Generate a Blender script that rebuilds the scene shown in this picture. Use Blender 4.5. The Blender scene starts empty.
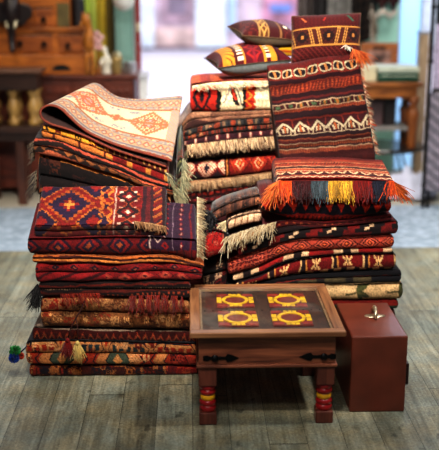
import bpy, bmesh, math, random
import numpy as np
from mathutils import Vector, Matrix

rnd = random.Random(7)
rng = np.random.default_rng(11)
scene = bpy.context.scene
COL = bpy.data.collections.new('bazaar'); scene.collection.children.link(COL)

# ------------------------------------------------------------------ camera
F, CX, CY, CAMH = 943.0, 219.5, 225.0, 1.7
PITCH, YAW = math.radians(14.56), math.radians(1.8)
_f = np.array([math.sin(YAW)*math.cos(PITCH), math.cos(YAW)*math.cos(PITCH), -math.sin(PITCH)])
_r = np.array([math.cos(YAW), -math.sin(YAW), 0.0])
_u = np.array([math.sin(YAW)*math.sin(PITCH), math.cos(YAW)*math.sin(PITCH), math.cos(PITCH)])
def ray(px, py): return _f + _r*((px-CX)/F) + _u*((CY-py)/F)
def at_y(px, py, Y):
    d = ray(px, py); return d*(Y/d[1]) + np.array([0, 0, CAMH])
def at_z(px, py, z):
    d = ray(px, py); return d*((z-CAMH)/d[2]) + np.array([0, 0, CAMH])
def proj(p):
    q = np.array(p)-np.array([0, 0, CAMH]); d = q@_f
    return CX+F*(q@_r)/d, CY-F*(q@_u)/d

cam = bpy.data.cameras.new('camera'); cam.sensor_fit = 'HORIZONTAL'; cam.sensor_width = 36
cam.lens = F/439*36; cam.clip_end = 200
cam.dof.use_dof = True; cam.dof.focus_distance = 4.05; cam.dof.aperture_fstop = 1.6
camo = bpy.data.objects.new('camera', cam); COL.objects.link(camo)
camo.location = (0, 0, CAMH); camo.rotation_euler = (math.pi/2-PITCH, 0, -YAW)
scene.camera = camo

# ------------------------------------------------------------------ colour and materials
def lin(c):
    c = np.asarray(c, float); return np.where(c <= .04045, c/12.92, ((c+.055)/1.055)**2.4)
def rgba(c): return tuple(lin(c))+(1.0,)

def new_mat(name):
    m = bpy.data.materials.new(name); m.use_nodes = True
    nt = m.node_tree; b = nt.nodes['Principled BSDF']
    return m, nt, b
def N(nt, t, **kw):
    n = nt.nodes.new(t)
    for k, v in kw.items():
        if k in n.inputs: n.inputs[k].default_value = v
        else: setattr(n, k, v)
    return n
def plain(name, c, rough=.6, metal=0., var=.15, scale=12., bump=.0, coat=0.):
    m, nt, b = new_mat(name); L = nt.links
    tc = N(nt, 'ShaderNodeTexCoord')
    no = N(nt, 'ShaderNodeTexNoise', Scale=scale, Detail=5.0); L.new(tc.outputs['Object'], no.inputs['Vector'])
    r = N(nt, 'ShaderNodeValToRGB')
    c = np.array(c)
    r.color_ramp.elements[0].position = .3; r.color_ramp.elements[1].position = .7
    r.color_ramp.elements[0].color = rgba(np.clip(c*(1-var), 0, 1)); r.color_ramp.elements[1].color = rgba(np.clip(c*(1+var), 0, 1))
    L.new(no.outputs['Fac'], r.inputs['Fac']); L.new(r.outputs['Color'], b.inputs['Base Color'])
    b.inputs['Roughness'].default_value = rough; b.inputs['Metallic'].default_value = metal
    b.inputs['Coat Weight'].default_value = coat
    if bump:
        bp = N(nt, 'ShaderNodeBump', Strength=bump, Distance=.01); L.new(no.outputs['Fac'], bp.inputs['Height']); L.new(bp.outputs['Normal'], b.inputs['Normal'])
    return m
def wood(name, c1, c2, scale=(2, 30, 30), rough=.45, coat=.15):
    m, nt, b = new_mat(name); L = nt.links
    tc = N(nt, 'ShaderNodeTexCoord'); mp = N(nt, 'ShaderNodeMapping'); mp.inputs['Scale'].default_value = scale
    L.new(tc.outputs['Object'], mp.inputs['Vector'])
    no = N(nt, 'ShaderNodeTexNoise', Scale=1.0, Detail=6.0, Distortion=1.2); L.new(mp.outputs[0], no.inputs['Vector'])
    n2 = N(nt, 'ShaderNodeTexNoise', Scale=5.0, Detail=3.0); L.new(tc.outputs['Object'], n2.inputs['Vector'])
    mx = N(nt, 'ShaderNodeMath', operation='MULTIPLY_ADD'); L.new(n2.outputs['Fac'], mx.inputs[0]); mx.inputs[1].default_value = .35; 
    L.new(no.outputs['Fac'], mx.inputs[2])
    r = N(nt, 'ShaderNodeValToRGB'); e = r.color_ramp.elements
    e[0].position = .45; e[0].color = rgba(c1); e[1].position = .85; e[1].color = rgba(c2)
    L.new(mx.outputs[0], r.inputs['Fac']); L.new(r.outputs['Color'], b.inputs['Base Color'])
    b.inputs['Roughness'].default_value = rough; b.inputs['Coat Weight'].default_value = coat; b.inputs['Coat Roughness'].default_value = .25
    bp = N(nt, 'ShaderNodeBump', Strength=.15, Distance=.004); L.new(no.outputs['Fac'], bp.inputs['Height']); L.new(bp.outputs['Normal'], b.inputs['Normal'])
    return m
def textile(name, rough=.92, weave=420., bump=.35, sheen=.12, dirt=.25):
    """woven wool: knot colours stored on the mesh, broken up by procedural yarn noise and a rib bump"""
    m, nt, b = new_mat(name); L = nt.links
    at = N(nt, 'ShaderNodeAttribute', attribute_name='Col')
    tc = N(nt, 'ShaderNodeTexCoord')
    n1 = N(nt, 'ShaderNodeTexNoise', Scale=weave, Detail=2.0); L.new(tc.outputs['Object'], n1.inputs['Vector'])
    n2 = N(nt, 'ShaderNodeTexNoise', Scale=14.0, Detail=4.0); L.new(tc.outputs['Object'], n2.inputs['Vector'])
    r1 = N(nt, 'ShaderNodeMapRange'); r1.inputs['To Min'].default_value = .72; r1.inputs['To Max'].default_value = 1.28; L.new(n1.outputs['Fac'], r1.inputs['Value'])
    r2 = N(nt, 'ShaderNodeMapRange'); r2.inputs['To Min'].default_value = 1-dirt; r2.inputs['To Max'].default_value = 1+dirt; L.new(n2.outputs['Fac'], r2.inputs['Value'])
    mm = N(nt, 'ShaderNodeMath', operation='MULTIPLY'); L.new(r1.outputs[0], mm.inputs[0]); L.new(r2.outputs[0], mm.inputs[1])
    vm = N(nt, 'ShaderNodeVectorMath', operation='SCALE'); L.new(at.outputs['Color'], vm.inputs[0]); L.new(mm.outputs[0], vm.inputs['Scale'])
    L.new(vm.outputs[0], b.inputs['Base Color'])
    b.inputs['Roughness'].default_value = rough; b.inputs['Sheen Weight'].default_value = sheen; b.inputs['Specular IOR Level'].default_value = .2
    bp = N(nt, 'ShaderNodeBump', Strength=bump, Distance=.003); L.new(n1.outputs['Fac'], bp.inputs['Height']); L.new(bp.outputs['Normal'], b.inputs['Normal'])
    return m

WOOL = textile('woven_wool'); FLATWEAVE = textile('flat_woven_kilim', weave=600., bump=.25, sheen=.05)
PILE = textile('knotted_pile', weave=350., bump=.5, sheen=.1); YARN = textile('yarn_fringe', weave=200., bump=.1, dirt=.15)

# ------------------------------------------------------------------ mesh helpers
def tag(o, label=None, cat=None, group=None, kind=None):
    if label: o['label'] = label
    if cat: o['category'] = cat
    if group: o['group'] = group
    if kind: o['kind'] = kind
    return o
def link(o, parent=None):
    COL.objects.link(o)
    if parent is not None: o.parent = parent
    return o
def wloc(o):
    v = Vector((0, 0, 0))
    while o is not None: v = v+o.location; o = o.parent
    return v
def thing(name, label, cat, loc, group=None):
    o = bpy.data.objects.new(name, None); o.empty_display_size = .1; COL.objects.link(o); o.location = tuple(float(a) for a in loc)
    return tag(o, label, cat, group)
def mk(name, V, Q, mat, C=None, T=None, parent=None, smooth=True, loc=None):
    """numpy verts V, quads Q, tris T, sRGB colours C -> one mesh object, origin at its base"""
    V = np.asarray(V, float)
    if loc is None:
        if parent is not None: loc = np.array(wloc(parent))
        else: loc = np.array([(V[:, 0].min()+V[:, 0].max())/2, (V[:, 1].min()+V[:, 1].max())/2, V[:, 2].min()])
    me = bpy.data.meshes.new(name)
    Q = np.asarray(Q if Q is not None else np.zeros((0, 4)), np.int32).reshape(-1, 4)
    T = np.asarray(T if T is not None else np.zeros((0, 3)), np.int32).reshape(-1, 3)
    nq, ntri = len(Q), len(T)
    me.vertices.add(len(V)); me.vertices.foreach_set('co', (V-loc).astype(np.float32).ravel())
    me.loops.add(nq*4+ntri*3); me.loops.foreach_set('vertex_index', np.concatenate([Q.ravel(), T.ravel()]).astype(np.int32))
    me.polygons.add(nq+ntri)
    st = np.concatenate([np.arange(nq)*4, nq*4+np.arange(ntri)*3]).astype(np.int32)
    me.polygons.foreach_set('loop_start', st)
    me.polygons.foreach_set('use_smooth', np.full(nq+ntri, smooth))
    me.update(calc_edges=True); me.validate()
    if C is not None:
        a = me.color_attributes.new('Col', 'FLOAT_COLOR', 'POINT')
        L = np.ones((len(V), 4), np.float32); L[:, :3] = lin(np.clip(C, 0, 1)); a.data.foreach_set('color', L.ravel())
    bm = bmesh.new(); bm.from_mesh(me); bmesh.ops.recalc_face_normals(bm, faces=bm.faces); bm.to_mesh(me); bm.free()
    me.materials.append(mat)
    o = bpy.data.objects.new(name, me); link(o, parent)
    o.location = tuple(loc-np.array(wloc(parent))) if parent is not None else tuple(loc)
    return o

class MB:
    """collects boxes, lathes, tubes and prisms (world coordinates) and builds them as one mesh object"""
    def __init__(s): s.v = []; s.f = []
    def add(s, vs, fs):
        k = len(s.v); s.v += [tuple(map(float, p)) for p in vs]; s.f += [tuple(i+k for i in f) for f in fs]; return s
    def box(s, x0, x1, y0, y1, z0, z1, rot=0, tilt=0):
        c = np.array([(x0+x1)/2, (y0+y1)/2, (z0+z1)/2]); h = np.array([(x1-x0)/2, (y1-y0)/2, (z1-z0)/2])
        M = (Matrix.Rotation(rot, 3, 'Z') @ Matrix.Rotation(tilt, 3, 'X'))
        vs = [np.array(M @ Vector((sx*h[0], sy*h[1], sz*h[2])))+c for sx in (-1, 1) for sy in (-1, 1) for sz in (-1, 1)]
        return s.add(vs, [(0, 1, 3, 2), (4, 6, 7, 5), (0, 4, 5, 1), (2, 3, 7, 6), (0, 2, 6, 4), (1, 5, 7, 3)])
    def lathe(s, c, prof, n=24, sx=1, sy=1, axis='z', sq=0):
        """prof: list of (r, h) from c upward"""
        vs = []; fs = []
        for r, h in prof:
            for k in range(n):
                a = 2*math.pi*k/n; p = (r*sx*math.cos(a), r*sy*math.sin(a), h)
                if axis == 'y': p = (p[0], h, p[1])
                if axis == 'x': p = (h, p[0], p[1])
                vs.append((c[0]+p[0], c[1]+p[1], c[2]+p[2]))
        m = len(prof)
        for j in range(m-1):
            for k in range(n): fs.append((j*n+k, j*n+(k+1) % n, (j+1)*n+(k+1) % n, (j+1)*n+k))
        fs.append(tuple(range(n-1, -1, -1))); fs.append(tuple((m-1)*n+k for k in range(n)))
        return s.add(vs, fs)
    def tube(s, pts, rs, n=8, cap=True):
        pts = [np.array(p, float) for p in pts]
        if not hasattr(rs, '__len__'): rs = [rs]*len(pts)
        vs = []; fs = []
        ref = np.array([0., 0., 1.])
        for i, p in enumerate(pts):
            t = pts[min(i+1, len(pts)-1)]-pts[max(i-1, 0)]; t = t/(np.linalg.norm(t)+1e-9)
            if abs(t@ref) > .95: ref = np.array([1., .1, 0])
            a = np.cross(t, ref); a /= np.linalg.norm(a)+1e-9; b = np.cross(t, a)
            for k in range(n):
                w = 2*math.pi*k/n; vs.append(p+rs[i]*(a*math.cos(w)+b*math.sin(w)))
        for j in range(len(pts)-1):
            for k in range(n): fs.append((j*n+k, j*n+(k+1) % n, (j+1)*n+(k+1) % n, (j+1)*n+k))
        if cap:
            fs.append(tuple(range(n-1, -1, -1))); fs.append(tuple((len(pts)-1)*n+k for k in range(n)))
        return s.add(vs, fs)
    def prism(s, poly, d0, d1, axis='y'):
        """2-D polygon (x,z) extruded along y (or (x,y) along z)"""
        n = len(poly); vs = []
        for d in (d0, d1):
            for a, b in poly: vs.append((a, d, b) if axis == 'y' else ((a, b, d) if axis == 'z' else (d, a, b)))
        fs = [(k, (k+1) % n, n+(k+1) % n, n+k) for k in range(n)]+[tuple(range(n-1, -1, -1)), tuple(range(n, 2*n))]
        return s.add(vs, fs)
    def sphere(s, c, r, n=14, sx=1, sy=1, sz=1):
        prof = [(r*math.sin(math.pi*(j+.02)/(n/2+.04)), -r*sz*math.cos(math.pi*(j+.02)/(n/2+.04))) for j in range(n//2+1)]
        return s.lathe(c, prof, n, sx, sy)
    def build(s, name, mat, parent=None, bevel=0., smooth=False, loc=None, sub=0):
        V = np.array(s.v)
        if loc is None:
            loc = np.array(wloc(parent)) if parent is not None else np.array([(V[:, 0].min()+V[:, 0].max())/2, (V[:, 1].min()+V[:, 1].max())/2, V[:, 2].min()])
        me = bpy.data.meshes.new(name); me.from_pydata([tuple(p-loc) for p in V], [], s.f); 
        bm = bmesh.new(); bm.from_mesh(me); bmesh.ops.recalc_face_normals(bm, faces=bm.faces); bm.to_mesh(me); bm.free()
        me.materials.append(mat)
        o = bpy.data.objects.new(name, me); link(o, parent)
        o.location = tuple(loc-np.array(wloc(parent))) if parent is not None else tuple(loc)
        if smooth: me.polygons.foreach_set('use_smooth', [True]*len(me.polygons))
        if bevel:
            b = o.modifiers.new('bevel', 'BEVEL'); b.width = bevel; b.segments = 2; b.limit_method = 'ANGLE'; b.angle_limit = math.radians(35)
        if sub:
            b = o.modifiers.new('sub', 'SUBSURF'); b.levels = sub; b.render_levels = sub
        return o

# ------------------------------------------------------------------ textile geometry
def smooth1(a, w):
    if w < 1: return a
    k = np.exp(-.5*(np.arange(-3*w, 3*w+1)/w)**2); k /= k.sum()
    return np.convolve(np.pad(a, 3*w, mode='edge'), k, 'valid')
def wav(xs, seed, amp, lam=.12):
    r = np.random.default_rng(seed); o = np.zeros_like(xs)
    for k in range(4): o += np.sin(xs*2*math.pi/(lam*(1+k*.7)/(1+.5*k))+r.uniform(0, 6.28))*r.uniform(.3, 1)/(1+k*.4)
    return o*amp/2
_pz = {}
def poly_z(pts, Yn, xs):
    """height of an interface line over x, smoothed once on a shared grid so that neighbours meet exactly"""
    if pts is None: return np.full(len(xs), .0015)
    if isinstance(pts, tuple): pts, Yn = pts
    k = (tuple(map(tuple, pts)), Yn)
    if k not in _pz:
        P = [at_y(x, y, Yn) for x, y in pts]; g = np.arange(P[0][0]-.5, P[-1][0]+.5, .003)
        _pz[k] = (g, smooth1(np.interp(g, [p[0] for p in P], [p[2] for p in P]), 5))
    g, z = _pz[k]; return np.interp(xs, g, z)

def slab(name, label, top, bot, xl, xr, Yf, D, paint, lobes=1, Yn=None, st=0., sb=0., see_top=False, mat=None, cat='rug', group=None,
         seed=None, bulge=1., wob=.005, gap=.0012, skew=0., du=.003, thick=None):
    """a folded rug: front made of `lobes` rounded folds between two interface lines given in the photo's frame at depth Yn; top and
    underside run back by D with slopes st and sb. paint(U,V): U along the front, V down the front from the top crease (negative on top)"""
    Yn = Yn or Yf; seed = seed if seed is not None else int(xl*13+top[0][1]*37) % 9999
    ym = top[0][1]; stx = (lambda x: st(x)) if callable(st) else (lambda x: np.full(len(x), float(st))); sbx = (lambda x: sb(x)) if callable(sb) else (lambda x: np.full(len(x), float(sb))); X0 = at_y(xl, ym, Yn)[0]; X1 = at_y(xr, ym, Yn)[0]
    xs = np.arange(X0, X1+du/2, du); nu = len(xs); U = xs-X0
    S_T = stx(xs); S_B = sbx(xs); zt = poly_z(top, Yn, xs)-gap-np.abs(wav(xs, seed, .0012)); zb = poly_z(bot, Yn, xs)
    if thick: zb = zt-thick
    zb = np.minimum(zb, zt-.006)
    h = zt-zb; yf = Yf+wav(xs, seed+1, wob, .2)+skew*(U-U[-1]/2)
    if see_top:
        ds = np.concatenate([np.array([D]), np.arange(D-.003, .0, -.003)])
    else:
        ds = np.concatenate([np.array([D, D*.5, D*.25]), np.linspace(.06, .0, 10)[:-1]])
    X = []; Y = []; Z = []; V = []
    for d in ds:
        X.append(xs); Y.append(yf+d); Z.append(zt+S_T*(yf+d-Yn)); V.append(np.full(nu, -d))
    r = h/(2*lobes); acc = np.zeros(nu)
    hm = float(h.mean()); na = max(6, int(math.pi*(hm/(2*lobes))/.003))
    lob_j = [rnd.uniform(-.004, .004) for _ in range(lobes)]
    for k in range(lobes):
        zc = zt-r*(2*k+1)
        for j in range(na+1):
            th = math.pi/2-math.pi*j/na
            bl = np.minimum(r, .035)*bulge
            ce = math.copysign(abs(math.cos(th))**.75, math.cos(th)); 
            y = yf+bl*(1-ce)+lob_j[k]*ce*(k > 0); z = zc+r*math.sin(th)
            if k == 0: z = z; 
            X.append(xs); Y.append(y+0); Z.append(z+S_T*(yf-Yn)*(1-j/na if lobes == 1 else (1-(k+j/na)/lobes))+S_B*(yf-Yn)*((k+j/na)/lobes)); V.append(acc+r*math.pi/2*1.1*j/na*1.25)
        acc = acc+r*math.pi/2*1.375
    for d in (D*.3, D*.7, D):
        X.append(xs); Y.append(yf+d+.01); Z.append(zb+S_B*(yf+d-Yn)); V.append(acc+d)
    X = np.array(X); Y = np.array(Y); Z = np.array(Z); V = np.array(V); ns = len(X)
    Uc = np.broadcast_to(U, X.shape)
    C = aged(paint, Uc.ravel(), V.ravel(), U[-1], float(hm), seed).reshape(ns, nu, 3)
    # rounded ends
    Zm = (Z[0]+Z[-1])/2*0+((zt+zb)/2)[None, :]+(S_T+S_B)[None, :]/2*(Y-Yn)
    for i in range(4):
        s = [.55, .8, .92, .98][i]
        for c in (i, nu-1-i):
            Z[:, c] = Zm[:, c]+(Z[:, c]-Zm[:, c])*s; Y[:, c] += (1-s)*.008
    VV = np.stack([X.ravel(), Y.ravel(), Z.ravel()], 1)
    i0 = np.arange(ns-1)[:, None]*nu+np.arange(nu-1)[None, :]
    Q = np.stack([i0, i0+1, i0+nu+1, i0+nu], -1).reshape(-1, 4)
    Cc = C.reshape(-1, 3)
    # back strip and end caps
    ib = np.arange(nu-1); Qb = np.stack([ib+(ns-1)*nu, ib+(ns-1)*nu+1, ib+1, ib], 1)
    T = []; extra = []; ec = []
    for c in (0, nu-1):
        k = len(VV)+len(extra); jf = len(ds); extra.append([VV[c::nu][:, 0].mean(), (Y[jf, c]+Y[0, c])/2, (Z[0, c]+Z[jf, c]+Z[ns-3, c]+Z[ns-1, c])/4]); ec.append(Cc[c::nu].mean(0)*.5)
        for j in range(ns-1): T.append((j*nu+c, (j+1)*nu+c, k))
        T.append(((ns-1)*nu+c, c, k))
    VV = np.concatenate([VV, extra]); Cc = np.concatenate([Cc, ec])
    o = mk(name, VV, np.concatenate([Q, Qb]), mat or WOOL, Cc, T)
    if label: tag(o, label, cat, group)
    return o

def vnoise(x, y, seed):
    ix = np.floor(x); iy = np.floor(y); fx = x-ix; fy = y-iy; fx = fx*fx*(3-2*fx); fy = fy*fy*(3-2*fy)
    return (hsh(ix, iy, seed)*(1-fx)+hsh(ix+1, iy, seed)*fx)*(1-fy)+(hsh(ix, iy+1, seed)*(1-fx)+hsh(ix+1, iy+1, seed)*fx)*fy
def aged(paint, U, V, W, h, seed):
    """hand woven unevenness: pattern lines wander, dye lots change, single knots differ"""
    a = .0032*(vnoise(U/.022, V/.018, seed)-.5)*2+.005*(vnoise(U/.09, V/.07, seed+1)-.5)*2
    b = .0032*(vnoise(U/.02, V/.022, seed+2)-.5)*2+.004*(vnoise(U/.1, V/.08, seed+3)-.5)*2
    C = paint(U+a, V+b, W, h)
    k = 1+.42*(hsh(np.floor(U/.0035), np.floor(V/.0035), seed+5)-.5)+.34*(vnoise(U/.05, V/.012, seed+6)-.5)
    g = C.mean(1, keepdims=True); C = C*.9+g*.1
    return C*k[:, None]*np.array([1.0, .90, .88])

def fringe(name, base, dirs, L, droop, col, parent, n=None, jit=.25, w=.0022, cvar=.12, clump=0, label=None, mat=None, segs=5, seed=None):
    """loose yarn strands from points on the polyline base"""
    r = np.random.default_rng(seed if seed is not None else len(base)*31+int(L*9999)+n)
    base = np.array(base, float); sl = np.concatenate([[0], np.cumsum(np.linalg.norm(np.diff(base, axis=0), axis=1))])
    dirs = np.array(dirs, float); 
    if dirs.ndim == 1: dirs = np.broadcast_to(dirs, base.shape)
    V = []; Q = []; C = []; col = np.array(col, float); 
    if col.ndim == 1: col = col[None]
    for i in range(n):
        t = (i+r.uniform(.0, 1.))/n*sl[-1]
        if clump: t = (math.floor(t/clump)+.5+r.normal(0, .18))*clump
        p = np.array([np.interp(t, sl, base[:, k]) for k in range(3)]); d = np.array([np.interp(t, sl, dirs[:, k]) for k in range(3)])
        d = d/np.linalg.norm(d)+r.normal(0, jit, 3)*np.array([1, .5, .6]); l = L*r.uniform(.65, 1.1); c = np.clip(col[r.integers(len(col))]*(1+r.normal(0, cvar)), 0, 1)
        side = np.cross(d, [0, -1, .3]); side /= np.linalg.norm(side)+1e-9; nn = np.cross(side, d); nn /= np.linalg.norm(nn)+1e-9
        ph = r.uniform(0, 6.28); amp = l*.06
        for k in range(segs):
            s = k/(segs-1); q = p+d*l*s+np.array([0, 0, -droop*l*s*s])+side*amp*math.sin(ph+5*s)*s
            ww = w*(1-.55*s)
            for a in (0, 2.094, 4.189): V.append(q+ww*(math.cos(a)*side+math.sin(a)*nn)); C.append(c*(1-.15*(a > 4)))
            if k:
                b0 = len(V)-6
                for a in range(3): Q.append((b0+a, b0+(a+1) % 3, b0+3+(a+1) % 3, b0+3+a))
    o = mk(name, V, Q, mat or YARN, np.array(C), parent=parent)
    if label: o['label'] = label
    return o
def px_line(pts, Y): return [at_y(x, y, Y) for x, y in pts]

def pillow(name, label, c, ax, ay, az, paint, back, pinch=.1, n=64, piping=None, pr=.004, cat='cushion'):
    c, ax, ay, az = [np.array(a, float) for a in (c, ax, ay, az)]
    g = np.linspace(-1, 1, n); A, B = np.meshgrid(g, g, indexing='ij')
    k = A*(1-pinch*(1-B**2)**1*np.abs(A)**2); m = B*(1-pinch*(1-A**2)*np.abs(B)**2)
    T = np.maximum((1-A**2)*(1-B**2), 0)**.42
    V = []; C = []
    lumps = 1+.05*np.sin(A*5+1)*np.sin(B*4+.5)
    for s in (1, -1):
        P = c+k[..., None]*ax+m[..., None]*ay+(s*T*lumps)[..., None]*az
        V.append(P.reshape(-1, 3)); C.append(paint(A.ravel(), B.ravel()) if s == 1 else back(A.ravel(), B.ravel()))
    i0 = np.arange(n-1)[:, None]*n+np.arange(n-1)[None, :]
    Q = np.stack([i0, i0+1, i0+n+1, i0+n], -1).reshape(-1, 4)
    root = thing(name, label, cat, c-np.abs(az)*np.array([0, 0, 1]))
    mk('front_cover', V[0], Q, FLATWEAVE, C[0], parent=root)
    mk('back_cover', V[1], Q, FLATWEAVE, C[1], parent=root)
    if piping is not None:
        e = [(i, 0) for i in range(n)]+[(n-1, j) for j in range(n)]+[(i, n-1) for i in range(n-1, -1, -1)]+[(0, j) for j in range(n-1, -1, -1)]
        P = (c+k[..., None]*ax+m[..., None]*ay)
        mb = MB().tube([P[i, j] for i, j in e], pr, 6, cap=False); mb.build('piping', piping, root, smooth=True)
    return root

# ------------------------------------------------------------------ pattern helpers (U,V in metres -> sRGB)
RED = (.50, .09, .08); DRED = (.30, .05, .055); WINE = (.24, .05, .07); NAVY = (.10, .09, .20); ORG = (.80, .30, .10); GOLD = (.74, .47, .14)
CREAM = (.88, .79, .60); TAN = (.66, .50, .31); BLK = (.055, .045, .05); BRN = (.23, .13, .08); GRN = (.17, .28, .20); RUST = (.56, .19, .09)
SALM = (.74, .34, .25); WHT = (.9, .86, .76); GREY = (.36, .38, .40); TEAL = (.12, .24, .27)
def canvas(U, c): return np.tile(np.array(c, float), (len(U), 1))
def put(im, m, c): im[m] = c; return im
def fr(x): return x-np.floor(x)
def tri(x): return np.abs(fr(x)-.5)*2
def q(x, s): return np.floor(x/s+.5)*s
def hsh(a, b=0, s=0): return fr(np.sin(a*127.1+b*311.7+s*74.7)*43758.5453)
def band(im, V, a, b, c): im[(V >= a) & (V < b)] = c; return im
def diamonds(im, U, V, v0, hv, pu, cols, ths, u0=0, clip=True, step=.0):
    a = tri((U-u0)/pu+.5); b = np.abs(V-v0)/hv
    if step: a = q(a, step); b = q(b, step)
    r = a+b; k = b <= 1 if clip else np.full(len(U), True)
    for c, t in zip(cols, ths): im[k & (r < t)] = c
    return im
def zig(im, U, V, v0, amp, per, w, c, ph=0, st=0.):
    t = tri(U/per+ph)
    if st: t = q(t, st)
    im[np.abs(V-v0-amp*(t-.5)*2) < w] = c; return im
def stamp(im, U, V, rows, u0, v0, pw, ph, cmap, per=None, mirror=False, lim=None):
    """repeat a little knot chart along U; pw, ph size of one knot"""
    W = len(rows[0]); H_ = len(rows); per = per or W*pw
    k = np.floor((U-u0)/per); uu = (U-u0)-k*per
    i = np.floor(uu/pw).astype(int); j = np.floor((V-v0)/ph).astype(int)
    ok = (i >= 0) & (i < W) & (j >= 0) & (j < H_)
    if lim: ok &= (U >= lim[0]) & (U < lim[1])
    ch = np.array([list(r) for r in rows])
    s = np.full(len(U), ' '); s[ok] = ch[j[ok], i[ok]]
    for c, col in cmap.items(): im[s == c] = col
    return im
def sprites(im, U, V, cell, cols, seed, dens=.8, vs=1., res=7, lim=None):
    """scattered mirror-symmetric little motifs, each cell its own, like floral filling"""
    cu = np.floor(U/cell); cv = np.floor(V/(cell*vs)); fu = fr(U/cell); fv = fr(V/(cell*vs))
    iu = np.floor(np.abs(fu-.5)*res); iv = np.floor(np.abs(fv-.5)*res)
    h = hsh(cu*3+iu, cv*5+iv, seed+1); ck = hsh(cu, cv, seed)
    on = (h > .5) & (ck < dens) & (iu+iv < res*.75)
    if lim is not None: on &= lim
    ci = (hsh(cu, cv, seed+3)*len(cols)).astype(int)
    for k, c in enumerate(cols): im[on & (ci == k)] = c
    return im
def shade_noise(im, U, V, a=.1, s=.02, seed=0):
    n = hsh(np.floor(U/s), np.floor(V/.004), seed)-.5; return im*(1+a*n)[:, None]
WORLD, KEY, DOOR, FILL, BACKL, BACKR, STREET, PILEL = .10, 70, 26, 20, 25, 46, 2700, 31
# ================================================================== PATTERNS
def P_plain(c, stripes=(), noise=.15):
    def f(U, V, W, h):
        im = canvas(U, c)
        for a, b, col in stripes: band(im, V, a*h, b*h, col)
        return shade_noise(im, U, V, noise, .03)
    return f
HOOK = ["..ooooo..", ".oo...oo.", "oo..x..oo", "o..xxx..o", "oo..x..oo", ".oo...oo.", "..ooooo.."]
STAR = ["..x.x..", ".xx.xx.", "xx.o.xx", "..ooo..", "xx.o.xx", ".xx.xx.", "..x.x.."]

def P_hexagons(U, V, W, h):            # bottom rug: rust orange with long cream edged hexagons and navy
    L = h*1.08; im = canvas(U, (.60, .17, .06)); NV = (.09, .085, .12); CR = (.70, .48, .26)
    up = V < L*.5; c = .20; k = np.floor((U+.05)/c); fu = (fr((U+.05)/c)-.5)*c; vv = V-L*.27; hl = .075
    d = np.maximum(np.abs(vv)/(L*.22), (np.abs(fu)-hl+np.abs(vv)*.9)/.018)
    im[up & (d < 1)] = NV; alt = hsh(k, 1, 4)
    im[up & (d < .78)] = CR; im[up & (d < .42)] = (.58, .15, .06); im[up & (d < .42) & (alt > .5)] = (.14, .20, .21)
    im[up & (d < .42) & (np.abs(fr(fu/.03)-.5) < .16)] = CR
    e = up & (d >= 1); im[e & (np.abs(np.abs(fu)-.096+np.abs(vv)*.5) < .006)] = CR; im[e & (np.abs(np.abs(fu)-.085+np.abs(vv)*.6) < .004)] = NV
    lo = V > L*.53; c = .25; k = np.floor((U-.03)/c); fu = (fr((U-.03)/c)-.5)*c; vv = V-L*.77; alt = hsh(k, 2, 9)
    d = np.abs(fu)*1.0+np.abs(vv)*.8
    im[lo & (d < .10)] = CR; im[lo & (d < .092)] = (.74, .50, .27); im[lo & (d < .055)] = NV; im[lo & (d < .05)] = (.62, .19, .07); im[lo & (d < .05) & (alt > .6)] = (.26, .33, .26); im[lo & (d < .02)] = (.76, .55, .3)
    im[lo & (d > .10) & (np.abs(d-.112) < .004)] = NV
    sprites(im, U, V, .03, [NV, (.78, .6, .38), (.42, .1, .05)], 3, .28)
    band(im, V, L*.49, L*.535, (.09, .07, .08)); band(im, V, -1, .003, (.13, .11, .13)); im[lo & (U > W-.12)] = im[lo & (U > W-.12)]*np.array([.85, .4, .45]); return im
def P_flower_dark(U, V, W, h):
    im = canvas(U, (.26, .09, .06))
    sprites(im, U, V-.012, .046, [(.64, .38, .16), (.5, .14, .08), (.12, .1, .14)], 8, .9, .8)
    sprites(im, U+.02, V, .021, [(.62, .4, .2), (.1, .08, .1)], 9, .5)
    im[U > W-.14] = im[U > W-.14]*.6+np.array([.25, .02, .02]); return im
def P_redzig(U, V, W, h):
    im = canvas(U, (.25, .07, .05)); L = h*1.08
    band(im, V, -1, L*.2, (.55, .50, .42))
    zig(im, U, V, L*.6, .012, .034, .006, (.52, .17, .09), 0, .2); zig(im, U, V, L*.66, .012, .034, .002, (.62, .36, .18), 0, .2)
    band(im, V, L*.84, L*.9, (.5, .36, .2)); return im
def P_tanfloral(U, V, W, h):
    im = canvas(U, (.58, .40, .23)); L = h*1.08
    im[V > L*.5] = (.46, .29, .14)
    sprites(im, U, V, .05, [(.30, .16, .08), (.50, .18, .08), (.66, .5, .3)], 21, .75, .7)
    sprites(im, U+.013, V+.01, .022, [(.42, .24, .12), (.75, .56, .32)], 22, .5)
    im[(U < .14) & (V < L*.45)] = np.where((hsh(np.floor(U[(U < .14) & (V < L*.45)]/.008), np.floor(V[(U < .14) & (V < L*.45)]/.006), 2) > .6)[:, None], np.array([.6, .15, .08]), np.array([.68, .46, .27]))
    band(im, V, L*.47, L*.53, (.3, .17, .1)); return im
def P_blackdots(U, V, W, h):
    im = canvas(U, (.11, .06, .055)); L = h*1.08
    m = (np.abs(V-L*.42) < .0035) & (fr(U/.012) < .55); im[m] = (.62, .52, .38)
    band(im, V, L*.15, L*.24, (.36, .1, .06)); band(im, V, L*.6, L*.72, (.28, .08, .05))
    im[(np.abs(V-L*.85) < .004) & (fr(U/.02) < .4)] = (.5, .2, .1); return im
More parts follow.
